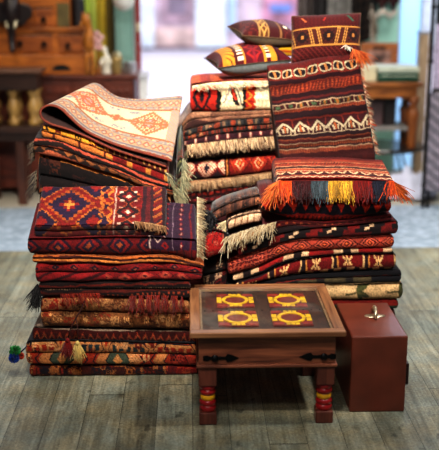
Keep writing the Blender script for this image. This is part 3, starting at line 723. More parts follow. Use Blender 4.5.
Bk5 = slab('folded_rug', 'dark purple rug with small white motifs', B_4b, B_5b, 168, 345, YB-.015, DB, P_purple, lobes=1, **bt)
Bk6 = slab('folded_rug', 'brown rug with long tan fringe hanging along its front', B_5b, B_6b, 168, 345, YB, DB, P_tanfringe, lobes=1, **bt)
Bk7 = slab('folded_rug', 'red kilim with white checks beside orange diamonds', B_6b, B_7b, 168, 345, YB-.025, DB, P_checkdiamond, lobes=1, mat=FLATWEAVE, bulge=1.4, **bt)
Bk8 = slab('folded_rug', 'plain tan rug with frayed edge under the checked kilim', B_7b, B_8b, 168, 345, YB-.005, DB, P_tanplain, lobes=2, **bt)
Bk9 = slab('folded_rug', 'dark wine rug with red dashes under the plain tan rug', B_8b, B_9b, 168, 345, YB-.01, DB, P_reddash, lobes=2, **bt)
Bk10 = slab('folded_rug', 'black red rug low in the back pile behind the rolled ends', B_9b, B_10b, 168, 345, YB, DB, P_reddash, lobes=2, **bt)
Bk11 = slab('folded_rug', 'brown striped rug low in the back pile', B_10b, B_11b, 178, 345, YB, DB, P_plain((.2, .12, .1), [(.3, .5, (.4, .12, .08))]), lobes=2, **bt)
Bk12 = slab('folded_rug', 'dark red rug second from the floor in the back pile', B_11b, B_12b, 178, 345, YB, DB, P_plain((.3, .08, .07), [(.4, .6, (.5, .3, .15))]), lobes=2, **bt)
Bk13 = slab('folded_rug', 'dark brown rug on the floor under the back pile', B_12b, zf, 178, 345, YB, DB, P_plain((.16, .09, .08)), lobes=2, **bt)
for o in (Bk1, Bk2, Bk3, Bk4, Bk5, Bk6, Bk7, Bk8, Bk9, Bk10, Bk11, Bk12, Bk13): tag(o, None, 'rug', gb)
fringe('fringe', [at_y(x, y, YB-.055) for x, y in ((192, 86), (210, 83), (240, 81), (272, 81))], (.7, -.3, -.5), .028, .3, [(.88, .80, .66), (.8, .7, .55)], Bk1, n=330, jit=.5, w=.0026, seed=11, label='cream knotted fringe on the fold')
fringe('fringe', [at_y(x, y, YB-.045) for x, y in ((187, 145), (220, 141), (250, 138), (278, 136))], (.12, -.5, -.85), .055, .1, [(.70, .57, .42), (.60, .46, .33), (.78, .66, .51), (.42, .30, .21)], Bk6, n=420, jit=.2, w=.0026, clump=.012, seed=12, label='tan fringe')
fringe('fringe', [at_y(x, y, YB-.035) for x, y in ((190, 183), (230, 179), (276, 172.5))], (.3, -.5, -.8), .035, .2, [(.66, .53, .38), (.55, .42, .3)], Bk8, n=230, jit=.3, w=.0024, seed=13)
fringe('fringe', [at_y(x, y, YB-.03) for x, y in ((187, 150), (187, 165))], (-.8, -.3, -.6), .04, .3, [(.5, .46, .36), (.12, .1, .1)], Bk6, n=60, jit=.3, w=.0024, seed=14)

# ================================================================== RIGHT FRONT PILE
YC = 4.16; DC = .43; gc = 'folded rugs in the right front pile'
C_3t = [(255, 200), (275, 196), (300, 197), (350, 198), (395, 198)]
C_3b = [(255, 210), (268, 212), (290, 219), (320, 221), (350, 219), (395, 210)]
C_4b = [(225, 252), (245, 245), (260, 240), (280, 234), (304, 229), (350, 225), (400, 220)]
C_4t = [(225, 240), (245, 232), (262, 226), (290, 219), (320, 221), (350, 219), (400, 212)]
C_5b = [(225, 261), (245, 255), (260, 250), (280, 243), (300, 239), (350, 237), (405, 234)]
C_6b = [(222, 277), (240, 273), (260, 266), (280, 256), (300, 251), (340, 249), (400, 247)]
C_7b = [(222, 284), (240, 280), (262, 273), (280, 264), (300, 258), (340, 253), (400, 252)]
C_8b = [(222, 290), (262, 280), (300, 274), (350, 271), (400, 269)]
C_9b = [(222, 294), (262, 287), (300, 283), (350, 283), (405, 281)]
C_10b = [(222, 302), (300, 300), (350, 300), (405, 299)]
C_11b = [(222, 310), (300, 309), (405, 309)]
C_12b = [(222, 335), (405, 335)]
zfc = None
ct = dict(Yn=YC)
C3 = slab('woven_bag', 'orange red flat bag with dark zigzag lying under the tasselled bag', C_3t, C_3b, 262, 390, YC-.03, DC, P_orangebag, lobes=1, bulge=1.6, mat=FLATWEAVE, cat='bag', **ct)
C4 = slab('folded_rug', 'dark red rug with dashed line, uppermost rug under the orange bag', C_4t, C_4b, 262, 391, YC-.005, DC, P_reddots, lobes=2, **ct)
C5 = slab('folded_rug', 'black rug with red and cream blocks above the salmon kilim', C_4b, C_5b, 238, 397, YC-.008, DC, P_blackredcream, lobes=1, **ct)
C6 = slab('folded_rug', 'salmon pink kilim with row of concentric diamonds', C_5b, C_6b, 228, 392, YC-.02, DC, P_salmon, lobes=1, mat=FLATWEAVE, bulge=1.3, **ct)
C7 = slab('folded_rug', 'thin cream and red folded rug under the salmon kilim', C_6b, C_7b, 233, 391, YC-.012, DC, P_creamthin, lobes=1, **ct)
C8 = slab('folded_rug', 'dark red kilim with cream bars and small figures', C_7b, C_8b, 236, 394, YC-.022, DC, P_redbars, lobes=1, mat=FLATWEAVE, bulge=1.3, **ct)
C9 = slab('folded_rug', 'black folded rug with olive underside', C_8b, C_9b, 205, 400, YC-.01, DC, P_black, lobes=2, **ct)
C10 = slab('folded_rug', 'cream rug with green leaf pattern behind the case', C_9b, C_10b, 205, 402, YC-.02, DC, P_creamleaf, lobes=1, bulge=1.3, **ct)
C11 = slab('folded_rug', 'red and green rug just under the leaf patterned rug', C_10b, C_11b, 205, 398, YC-.005, DC, P_redgreen, lobes=1, **ct)
C12 = slab('folded_rug', 'brown red rug second from the floor behind the table', C_11b, C_12b, 205, 396, YC, DC, P_plain((.22, .09, .07), [(.4, .7, (.36, .2, .12))]), lobes=2, **ct)
C13 = slab('folded_rug', 'dark brown rug on the floor behind the table and case', C_12b, zfc, 205, 396, YC, DC, P_plain((.15, .09, .07), [(.4, .7, (.3, .12, .08))]), lobes=2, **ct)
for o in (C4, C5, C6, C7, C8, C9, C10, C11, C12, C13): tag(o, None, 'rug', gc)
tag(C3, None, 'bag')

# rug ends that droop between the piles
YR = YC+.04
gr = 'rug ends drooping between the piles'
R1 = slab('rolled_rug', 'brown grey rug end with dark tips sloping behind the orange bag', [(205, 217), (225, 206), (250, 198), (285, 191)], [(205, 229), (225, 218), (250, 209), (285, 203)], 212, 261, YR, .2, P_barsdark((.34, .22, .16), (.22, .15, .13), (.42, .28, .2), .05, 3), lobes=1, bulge=1.4, Yn=YC+.02)
R2 = slab('rolled_rug', 'cream and brown striped rug end with pale fringe', [(215, 226), (235, 217), (250, 213), (290, 208)], [(215, 238), (235, 228), (250, 224), (290, 219)], 228, 261, YR-.03, .2, (lambda U, V, W, h: put(put(canvas(U, (.80, .70, .54)), fr(U/.03+V*6) < .22, (.52, .36, .24)), V > h*.85, (.2, .1, .08))), lobes=1, bulge=1.4, Yn=YC+.02)
R3 = slab('rolled_rug', 'tan rug end with long knotted cream fringe', [(215, 242), (235, 234), (250, 229), (290, 220)], [(215, 256), (235, 248), (250, 242), (290, 232)], 229, 261, YR-.05, .2, P_plain((.36, .22, .15), [(.0, .5, (.6, .46, .3))]), lobes=1, bulge=1.2, Yn=YC+.02)
R4 = slab('rolled_rug', 'red rug end with dark border band beside the cream fringe', [(200, 232), (215, 229), (225, 232), (232, 240)], [(200, 263), (215, 258), (235, 250), (252, 243)], 205, 230, YC-.04, .2, (lambda U, V, W, h: put(put(sprites(canvas(U, (.66, .10, .08)), U, V, .02, [(.3, .04, .06), (.7, .4, .3)], 70, .6), U > W-.028, (.14, .09, .09)), (U > W-.034) & (U < W-.028), (.6, .3, .2))), lobes=1, bulge=1.5)
R5 = slab('rolled_rug', 'dark wine rug end sloping below the tan fringe', [(200, 263), (215, 258), (235, 250), (252, 243)], C_8b, 203, 227, YC+.04, .2, (lambda U, V, W, h: put(sprites(canvas(U, (.1, .06, .06)), U, V, .03, [(.4, .07, .06), (.6, .5, .38)], 71, .5), (V > h*.9), (.3, .06, .06))), lobes=2)
for o in (R1, R2, R3, R4, R5): tag(o, None, 'rug', gr)
fringe('black_fringe', [at_y(x, y, YR-.03) for x, y in ((206, 210), (212, 213), (214, 222), (214, 229))], (-.35, -.4, .0), .05, .6, [(.05, .05, .06), (.09, .07, .09)], R1, n=340, jit=.5, w=.003, seed=21, label='black yarn tuft at the rug end')
fringe('fringe', [at_y(226, y, YR-.04) for y in (221, 227, 232)], (-1, -.4, -.4), .045, .3, [(.85, .76, .58), (.72, .62, .46)], R2, n=70, jit=.3, w=.0024, seed=22)
fringe('fringe', [at_y(x, y, YR-.085) for x, y in ((224, 238), (240, 232), (258, 226), (276, 222))], (-.25, -.6, -.7), .055, .3, [(.74, .65, .50), (.64, .54, .40), (.80, .73, .60)], R3, n=150, jit=.5, w=.0024, clump=.02, seed=23)

# tasselled bag lying on the pile
def P_bagtop(U, V, W, h):
    im = canvas(U, (.34, .07, .06)); d = -V
    for a, b_, c in ((.0, .012, (.5, .12, .07)), (.012, .03, (.24, .06, .06)), (.03, .036, (.66, .4, .25)), (.036, .05, (.4, .1, .06)), (.05, .07, (.16, .06, .07)), (.092, .098, (.78, .62, .45)), (.098, .12, (.56, .2, .1)), (.12, .126, (.7, .56, .4)), (.126, .15, (.22, .07, .07)), (.15, .158, (.74, .56, .4)), (.158, .18, (.48, .13, .07)), (.18, .2, (.28, .07, .07)), (.2, .205, (.7, .5, .34)), (.205, .24, (.5, .18, .1))):
        im[(d >= a) & (d < b_)] = c
    m = (d > .012) & (d < .04); im[m & (np.abs(d-.024-.006*(tri(U/.03)*2-1)) < .004)] = (.86, .76, .6)
    m = (d > .055) & (d < .092); stamp(im, U, d, ["..xxx..", ".xx.xx.", "xx.o.xx", "x.ooo.x"], 0, .058, .0062, .0075, {'x': (.86, .74, .56), 'o': (.62, .2, .1)}, per=.056)
    im[(fr(U/.014+d*40) < .3) & (d > .1) & (d < .12)] = (.7, .36, .16); im[(fr(U/.014-d*40) < .3) & (d > .16) & (d < .2)] = (.66, .26, .12)
    return im
bag_t = [(270, 180), (300, 178), (350, 178), (398, 181)]
bag_b = [(262, 200), (275, 196), (300, 197), (350, 198), (395, 198)]
bag = slab('tasselled_bag', 'striped woven bag lying flat with hanging row of coloured tassels', bag_t, bag_b, 277, 395, YC-.05, .27, P_bagtop, lobes=1, Yn=YC-.05, st=.17, sb=0, see_top=True, mat=FLATWEAVE, cat='bag', bulge=1.2)
for i, (xa, xb, c, nm) in enumerate(((279, 292, (.78, .27, .08), 'orange'), (291, 311, (.22, .06, .07), 'dark wine'), (311, 329, (.25, .29, .31), 'blue grey'), (328, 353, (.76, .55, .17), 'golden yellow'), (352, 372, (.46, .09, .07), 'red'), (371, 388, (.11, .11, .16), 'navy'), (386, 394, (.78, .27, .08), 'orange'))):
    fringe('tassel', px_line([(xa, 181), (xb, 181)], YC-.088), (0, -.2, -1), .088, .0, [c, np.array(c)*.8, np.minimum(np.array(c)*1.2, 1)], bag, n=int((xb-xa)*6), jit=.16, w=.0027, seed=50+i, label=nm+' tassels', cvar=.15)
fringe('corner_tassel', px_line([(281, 180), (278, 186)], YC-.08), (-.6, -.3, -.7), .072, .25, [(.80, .37, .13), (.84, .46, .2), (.66, .25, .08)], bag, n=120, jit=.34, w=.0026, seed=60, label='orange corner tassel')
fringe('corner_tassel', px_line([(392, 181), (394, 186)], YC-.08), (.7, -.25, -.5), .066, .35, [(.80, .37, .13), (.84, .46, .2), (.66, .25, .08)], bag, n=150, jit=.32, w=.0028, seed=61, label='orange corner tassel')

# big striped bag leaning back on the pile
def P_lean(U, V, W, h):     # U 0..W across, V 0 (top) .. 1 (bottom)
    im = canvas(U, (.22, .06, .065)); v = V*100
    def B(a, b_, c): im[(v >= a) & (v < b_)] = c
    B(-99, 2, (.4, .09, .07)); B(2, 11, (.33, .06, .06)); B(11, 13, (.5, .14, .08)); B(13, 18, (.2, .05, .065)); B(18, 19.2, (.5, .17, .09)); B(19.2, 28, (.42, .09, .06)); B(28, 29, (.52, .18, .09)); B(29, 34, (.17, .05, .06)); B(34, 36, (.38, .09, .07)); B(36, 38.5, (.19, .05, .06))
    B(38.5, 39.6, (.76, .58, .42)); B(39.6, 44.5, (.28, .06, .06)); B(44.5, 45.6, (.74, .56, .4)); B(45.6, 49, (.5, .15, .08)); B(49, 56, (.16, .05, .06)); B(56, 58, (.46, .12, .07)); B(58, 73, (.25, .05, .06)); B(73, 74, (.78, .62, .46)); B(74, 78, (.17, .055, .06)); B(78, 79.5, (.52, .22, .12)); B(79.5, 83, (.3, .08, .06)); B(83, 84, (.7, .54, .4)); B(84, 87.5, (.4, .14, .08)); B(87.5, 89, (.18, .06, .06)); B(89, 90.2, (.66, .48, .34)); B(90.2, 94, (.46, .16, .09)); B(94, 999, (.26, .07, .06))
    pu = W/7.2; k = (fr(U/pu)-.5)*2; r = np.abs(k)**2+((v-6.5)/4.6)**2
    m = (v > 2) & (v < 11); im[m & (r < 1.15)] = (.86, .74, .54); im[m & (r < .62)] = (.13, .06, .07); im[m & (np.abs(k) < .16) & (np.abs(v-6.5) < 3.6)] = (.84, .5, .24); im[m & (np.abs(np.abs(k)-.98) < .12)] = (.66, .18, .1)
    m = (v > 20) & (v < 27.5); im[m & (fr(U/.018+v*.09) < .42)] = (.70, .27, .11); im[m & (fr(v/2.6) < .2)] = (.3, .06, .06)
    m = (v > 39.6) & (v < 44.5); j = np.floor(U/(W/8)); t = fr(U/(W/8)); im[m & (t > .3) & (t < .7) & (np.abs(v-42) < 1.6)] = (.3, .36, .22); im[m & (t > .4) & (t < .6) & (hsh(j, 0, 3) > .4)] = (.74, .42, .16); im[m & (np.abs(t-.05) < .05)] = (.76, .6, .42)
    m = (v > 58) & (v < 73); y = v-66; a = (fr(U/(W/5.6))-.5)*2
    roof = np.abs(y+5-np.abs(a)*8) < 1.4; im[m & roof] = (.84, .70, .52); im[m & (np.abs(np.abs(a)-.25) < .10) & (y > 0) & (y < 5)] = (.84, .7, .52); im[m & (np.abs(a) < .1) & (y > -2) & (y < 5)] = (.74, .34, .14); im[m & (np.abs(np.abs(a)-.72) < .09) & (y > 1.5)] = (.8, .66, .48); im[m & (np.abs(a) > .93) & (y < -1)] = (.52, .15, .09)
    im[(fr(U/.01+v*.12) < .3) & (((v > 84) & (v < 87.5)) | ((v > 90.2) & (v < 94)) | ((v > 45.6) & (v < 49)))] = (.62, .3, .15)
    k = 1+.4*(hsh(np.floor(U/.0035), np.floor(V*170), 9)-.5)+.3*(vnoise(U/.06, V*12, 4)-.5)
    return im*k[:, None]*np.array([.70, .74, .80])
def lean_bag():
    nu = 150; rows = []; vs = []
    n = 190
    for k in range(n+1):
        s = k/n                                         # 0 top .. 1 bottom
        l = np.array([267.5+(281-267.5)*s**1.15, 71+(160-71)*s]); r = np.array([358.5+(376-358.5)*s, 55.5+(154-55.5)*s])
        Y = 4.56-.165*s**.9
        rows.append((at_y(l[0], l[1], Y), at_y(r[0], r[1], Y))); vs.append(s)
    tl, tr = rows[0]; bl, br = rows[-1]
    pre = []; pv = []
    for th in np.linspace(math.pi/2, 0.1, 7):
        dy, dz = .03*(1-math.cos(th))*0, 0
    # rounded top then straight down the back
    top = [((tl+[0.004, .075, .01]), (tr+[-.004, .075, .01]), -.10), ((tl+[.002, .05, .018]), (tr+[-.002, .05, .018]), -.06), ((tl+[0, .022, .013]), (tr+[0, .022, .013]), -.03), ((tl+[0, .008, .006]), (tr+[0, .008, .006]), -.012)]
    back = [((np.array([bl[0], tl[1]+.085, bl[2]-.07])), (np.array([br[0], tr[1]+.085, br[2]-.07])), -.9), ((tl+[.004, .085, -.02]), (tr+[-.004, .085, -.02]), -.14)]
    bot = [((np.array([bl[0], bl[1]+.01, bl[2]-.075])), (np.array([br[0], br[1]+.01, br[2]-.075])), 1.1)]
    L = back+top+[(a, b_, s) for (a, b_), s in zip(rows, vs)]+bot
    u = np.linspace(0, 1, nu); V = []; C = []
    for i, (a, b_, s) in enumerate(L):
        P = a[None]*(1-u[:, None])+b_[None]*u[:, None]
        edge = np.minimum(u, 1-u); e = np.clip(edge/.035, 0, 1); 
        bump = .010*np.sin(s*19)+.006*np.sin(s*47+u*3)+.006*np.sin(u*9+s*4)
        if 0 <= s <= 1: P[:, 1] += .022*(1-np.sqrt(1-(1-e)**2))-bump*.6*np.clip(s*12, 0, 1); 
        P[:, 2] += .004*np.sin(u*11+1)*(1 if s < .2 and s > -.2 else 0)
        V.append(P); W = np.linalg.norm(b_-a); C.append(P_lean(u*.46+.004*np.sin(u*23+s*31), np.full(nu, s)+.004*np.sin(u*27+s*9)+.003*np.sin(u*61), .46, 1))
    V = np.array(V); C = np.array(C); ns = len(L)
    i0 = np.arange(ns-1)[:, None]*nu+np.arange(nu-1)[None, :]; Q = np.stack([i0, i0+1, i0+nu+1, i0+nu], -1).reshape(-1, 4)
    j = np.arange(nu-1); Qb = np.stack([(ns-1)*nu+j, (ns-1)*nu+j+1, j+1, j], 1)
    VV = V.reshape(-1, 3); CC = C.reshape(-1, 3); T = []; ex = []
    for c in (0, nu-1):
        k = len(VV)+len(ex); ex.append(V[:, c].mean(0)); 
        for jj in range(ns-1): T.append((jj*nu+c, (jj+1)*nu+c, k))
        T.append(((ns-1)*nu+c, c, k))
    o = mk('striped_bag', np.concatenate([VV, ex]), np.concatenate([Q, Qb]), FLATWEAVE, np.concatenate([CC, [[.2, .06, .06]]*2]), T)
    tag(o, 'tall maroon striped woven bag leaning back behind the tasselled bag', 'bag')
    return o, rows
lean, lrows = lean_bag()
fringe('edge_fringe', [r[1]+[0.0, .004, 0] for r in lrows[4::6]], (1, -.1, -.5), .020, .3, [(.8, .7, .58), (.75, .28, .1), (.35, .1, .08), (.6, .5, .4)], lean, n=190, jit=.4, w=.002, seed=70)
fringe('corner_tassel', px_line([(352, 49), (360, 53)], 4.57), (.35, -.6, -.2), .055, .5, [(.82, .38, .14), (.88, .5, .22), (.68, .25, .08)], lean, n=170, jit=.45, w=.0026, seed=71, label='orange corner tassel')
fringe('corner_tassel', px_line([(346, 46), (351, 48)], 4.565), (-.2, -.6, .1), .022, .5, [(.9, .86, .78)], lean, n=40, jit=.45, w=.0026, seed=72, label='white yarn knot')

# ================================================================== CUSHIONS
GREYC = (.36, .36, .34)
pip1 = plain('dark_piping', (.22, .17, .12), .9, scale=60); pip2 = plain('brown_piping', (.34, .24, .15), .9, scale=60)
def P_cushA(A, B):      # purple red bands with golden stripes
    im = canvas(A, (.32, .06, .10)); u = A
    for a, b_, c in ((-1, -.86, (.3, .07, .09)), (-.86, -.74, (.70, .44, .12)), (-.74, -.52, (.78, .5, .14)), (-.52, -.42, (.26, .07, .07)), (-.42, -.28, (.9, .8, .68)), (-.28, -.22, (.75, .45, .15)), (.28, .34, (.78, .5, .15)), (.34, .44, (.88, .78, .64)), (.44, .60, (.76, .47, .13)), (.6, .68, (.2, .06, .07))):
        im[(u >= a) & (u < b_)] = c
    im[(u > -.74) & (u < -.52) & (np.abs(fr(B*4+u*6)-.5) < .14)] = (.25, .07, .07); im[(u > -.42) & (u < -.28) & (tri(B*6) > .5)] = (.3, .06, .08)
    m = (u > -.2) & (u < .26); im[m & (np.abs(np.abs(u-.03)-.18*tri(B*2.5)) < .035)] = (.58, .12, .10); im[m & (np.abs(u-.03) < .03)] = (.45, .1, .14)
    im[(u > .34) & (u < .44) & (tri(B*6) > .5)] = (.3, .06, .08); return im
def P_cushB(A, B):
    im = canvas(A, (.24, .08, .08)); u = A
    for a, b_, c in ((-.42, -.36, (.62, .46, .26)), (-.36, -.12, (.36, .2, .1)), (-.12, -.06, (.62, .46, .26)), (.3, .36, (.5, .34, .2))): im[(u >= a) & (u < b_)] = c
    m = (u > -.36) & (u < -.12); im[m & (np.abs(np.abs(u+.24)-.1*tri(B*2.5)) < .025)] = (.72, .54, .28)
    k = hsh(np.floor(A*14), np.floor(B*14), 3); im[(np.abs(u) > .45) & (k > .72)] = (.36, .12, .1); im[(u > .48) & (u < .6) & (np.abs(B+.55) < .1)] = (.85, .8, .7); return im
def P_cushC(A, B):
    im = canvas(A, (.27, .07, .075)); v = B
    k = fr(A*9+np.abs(fr(v*6)-.5)*1.2); im[k < .3] = (.34, .10, .09)
    im[(fr(v*11) < .35)] *= .8
    m = np.abs(v+.02) < .36; im[m] = (.26, .10, .075); im[np.abs(np.abs(v+.02)-.36) < .035] = (.70, .47, .22)
    a = (fr(A*1.35+.5)-.5)*2
    x = A/1.0; s = 7; ix = np.floor(np.abs(a)*6); iy = np.floor(np.abs(v+.02)/.36*4.5)
    im[m & (np.abs(a) < .45) & ((ix+iy < 3) | ((ix == iy) & (ix < 4)))] = (.13, .07, .065); im[m & (np.abs(a) < .1) & (iy < 1)] = (.66, .42, .2)
    for t in (.62, .78): im[m & (np.abs(np.abs(a)-t-(v+.02)*.4*np.sign(a)*np.sign(A+1e-6)) < .035)] = (.72, .5, .24)
    im[(np.abs(A-.66+(B-.72)*.6) < .035) & (np.abs(B-.72) < .14)] = (.16, .32, .25); im[(np.abs(A+.68-(B-.72)*-.6) < .025) & (np.abs(B-.72) < .1)] = (.7, .36, .2); im[(np.abs(A+.1-(B-.72)*.4) < .02) & (np.abs(B-.72) < .08)] = (.66, .16, .12)
    im[(v < -.45) & (fr(A*7+v*5) < .25)] = (.42, .14, .12)
    return im
def P_cushD(A, B):
    im = canvas(A, (.6, .1, .07))
    for k, c in enumerate(((.8, .62, .12), (.1, .08, .08), (.75, .14, .08), (.85, .7, .2), (.5, .08, .06))): im[(B > -1+k*.4) & (B < -.8+k*.4)] = c
    return im
def Bk(c): return lambda A, B: shade_noise(canvas(A, c), A*.2, B*.2, .12, .01)
Zk = at_y(250, 70, YB+.17)[2]
yP = YB+.16
cP2 = at_y(247.5, 59, yP); cP1 = at_y(264, 33.5, yP+.05)
pillow('cushion', 'grey backed cushion with purple and gold bands lying on the white kilim', cP2, (.186, .02, .018), (-.03, .16, .012), (-.006, -.006, .078), P_cushA, Bk((.40, .41, .40)), pinch=.13, piping=pip1, n=90)
pillow('cushion', 'brown backed cushion with dark red motifs, topmost on the back pile', cP1, (.150, .015, -.014), (-.03, .14, .016), (.006, -.01, .066), P_cushB, Bk((.34, .29, .23)), pinch=.13, piping=pip2, n=90)
pillow('cushion', 'small red and yellow striped cushion tucked between the larger cushions', at_y(287, 49, yP+.02)+np.array([0, .0, 0]), (.05, .0, -.005), (0, .05, .01), (0, -.01, .035), P_cushD, P_cushD, pinch=.1, n=40)
pillow('cushion', 'maroon cushion with golden bordered band standing behind the leaning bag', at_y(326, 38.5, 4.665), (.168, -.006, .008), (.002, .03, .112), (0, -.085, .022), P_cushC, Bk((.3, .12, .1)), pinch=.02, piping=pip2, n=110, pr=.003)
# ================================================================== LOW TABLE
W_TAB = wood('dark_rosewood', (.28, .13, .10), (.60, .35, .24), (3, 40, 40)); W_TABY = wood('dark_rosewood_depth', (.28, .13, .09), (.48, .28, .18), (40, 3, 40))
W_RIM = wood('table_rim_wood', (.40, .24, .15), (.62, .43, .28), (3, 40, 40)); W_LEG = wood('leg_wood', (.28, .12, .10), (.46, .24, .18), (30, 30, 4))
M_RED = plain('red_lacquer', (.56, .07, .08), .3, var=.12, coat=.3); M_YEL = plain('yellow_lacquer', (.86, .62, .07), .35, var=.1, coat=.3); M_IRON = plain('black_iron', (.07, .065, .07), .45, .6, scale=60)
M_TRED = plain('tile_red', (.50, .13, .08), .5, var=.2, scale=40); M_TMAR = plain('tile_maroon', (.42, .12, .09), .5, scale=40); M_TYEL = plain('tile_yellow', (.86, .68, .10), .5, scale=40)
zT = .40
fl = at_z(189.6, 334, zT); fr_ = at_z(346, 331, zT); bl_ = at_z(189.6, 283.8, zT); br_ = at_z(325, 283.4, zT)
tx0 = (fl[0]+bl_[0])/2; tx1 = (fr_[0]+br_[0])/2; ty0 = (fl[1]+fr_[1])/2; ty1 = min((bl_[1]+br_[1])/2, 4.0)
print('TABLE', tx0, tx1, ty0, ty1)
table = thing('coffee_table', 'low dark wood coffee table with glass top over red and yellow tiles', 'table', ((tx0+tx1)/2, (ty0+ty1)/2, 0))
RW = .042
for ya, yb in ((ty0, ty0+RW), (ty1-RW, ty1)): MB().box(tx0, tx1, ya, yb, zT-.022, zT).build('top_rail', W_RIM, table, bevel=.004)
W_RIMS = wood('table_rim_wood_side', (.40, .24, .15), (.62, .43, .28), (40, 3, 40))
for xa, xb in ((tx0, tx0+RW), (tx1-RW, tx1)): MB().box(xa, xb, ty0+RW, ty1-RW, zT-.022, zT-.0006).build('top_stile', W_RIMS, table, bevel=.004)
ix0, ix1, iy0, iy1 = tx0+RW, tx1-RW, ty0+RW, ty1-RW
mb = MB(); mb.box(ix0, ix1, iy0, iy1, zT-.045, zT-.018); mb.build('inner_panel', plain('inner_wood', (.20, .11, .065), .6, var=.35, scale=25), table)
def zpx(py, Y, px=260): return at_y(px, py, Y)[2]
for k in range(15):
    x = ix0+.02+(ix1-ix0-.04)*k/14
    for y in (iy0+.022, iy1-.022, (iy0+iy1)/2): MB().lathe((x, y, zT-.018), [(.004, 0), (.003, .002), (.0005, .003)], 8).build('stud', M_IRON, table)
t = .008; W_MLD = wood('mould', (.42, .32, .22), (.6, .48, .34), (3, 30, 30))
for q_ in ((ix0, ix1, iy0, iy0+t), (ix0, ix1, iy1-t, iy1), (ix0, ix0+t, iy0+t, iy1-t), (ix1-t, ix1, iy0+t, iy1-t)): MB().box(*q_, zT-.018, zT-.010).build('moulding', W_MLD, table)
def tile(pxs, pys):
    zt = zT-.012
    a = at_z(pxs[0], pys[1], zt); b = at_z(pxs[1], pys[1], zt); c = at_z(pxs[2], pys[0], zt); d = at_z(pxs[3], pys[0], zt)
    x0 = (a[0]+c[0])/2; x1 = (b[0]+d[0])/2; y0 = a[1]; y1 = c[1]; cx, cy = (x0+x1)/2, (y0+y1)/2; w, h = x1-x0, y1-y0
    base = MB(); base.box(x0, x1, y0, y1, zT-.018, zt); o = base.build('painted_tile', M_TMAR, table, bevel=.002)
    n = 36; r = MB(); vs = []; fs = []
    for k in range(n):
        an = 2*math.pi*k/n
        for q_, z in ((.36, 0), (.36, .004), (.27, .004), (.27, 0)): vs.append((cx+q_*w*math.cos(an), cy+q_*h*1.02*math.sin(an), zt+z))
    for k in range(n):
        for j in range(4): fs.append((k*4+j, ((k+1) % n)*4+j, ((k+1) % n)*4+(j+1) % 4, k*4+(j+1) % 4))
    r.add(vs, fs).build('ring', M_TYEL, o, smooth=False)
    def blk(x0_, x1_, y0_, y1_, m_, nm, z=.0035): MB().box(x0_, x1_, y0_, y1_, zt, zt+z).build(nm, m_, o, bevel=.0015)
    for i in (-1, 0, 1):
        blk(cx+i*.115*w-.05*w, cx+i*.115*w+.05*w, y1-.17*h, y1-.02*h, M_TYEL, 'yellow_block'); blk(cx+i*.115*w-.05*w, cx+i*.115*w+.05*w, y0+.02*h, y0+.13*h, M_TYEL, 'yellow_block')
    for sx in (-1, 1):
        for j in (-1, 1): blk(cx+sx*.43*w-.065*w, cx+sx*.43*w+.065*w, cy+j*.12*h-.1*h, cy+j*.12*h+.1*h, M_TYEL, 'yellow_block'); blk(cx+sx*.35*w-.13*w, cx+sx*.35*w+.13*w, cy+j*.40*h-.09*h, cy+j*.40*h+.09*h, M_TRED, 'red_block', .003)
tile((216, 254.5, 217, 253), (294.5, 307)); tile((268.5, 308, 267.5, 304), (294.2, 306.8)); tile((217.5, 258.5, 218, 257), (311.5, 326)); tile((272, 313, 271, 310), (311, 325.5))
# glass pane: thin clear sheet with dusty haze
m, nt, b = new_mat('dusty_glass'); L = nt.links
tr = N(nt, 'ShaderNodeBsdfTransparent'); gl_ = N(nt, 'ShaderNodeBsdfGlossy', Roughness=.08); df = N(nt, 'ShaderNodeBsdfDiffuse'); df.inputs['Color'].default_value = (.5, .47, .4, 1)
frn = N(nt, 'ShaderNodeLayerWeight', Blend=.5); pw = N(nt, 'ShaderNodeMath', operation='POWER'); L.new(frn.outputs['Facing'], pw.inputs[0]); pw.inputs[1].default_value = 5.0; mx = N(nt, 'ShaderNodeMixShader'); L.new(pw.outputs[0], mx.inputs[0]); L.new(tr.outputs[0], mx.inputs[1]); L.new(gl_.outputs[0], mx.inputs[2])
tc = N(nt, 'ShaderNodeTexCoord'); no = N(nt, 'ShaderNodeTexNoise', Scale=7.0, Detail=6.0); L.new(tc.outputs['Object'], no.inputs['Vector'])
mr = N(nt, 'ShaderNodeMapRange'); mr.inputs['From Min'].default_value = .5; mr.inputs['From Max'].default_value = .8; mr.inputs['To Min'].default_value = .02; mr.inputs['To Max'].default_value = .22; L.new(no.outputs['Fac'], mr.inputs['Value'])
m2 = N(nt, 'ShaderNodeMixShader'); L.new(mr.outputs[0], m2.inputs[0]); L.new(mx.outputs[0], m2.inputs[1]); L.new(df.outputs[0], m2.inputs[2]); L.new(m2.outputs[0], nt.nodes['Material Output'].inputs['Surface'])
MB().add([(ix0, iy0, zT-.004), (ix1, iy0, zT-.004), (ix1, iy1, zT-.004), (ix0, iy1, zT-.004)], [(0, 1, 2, 3)]).build('glass_pane', m, table)
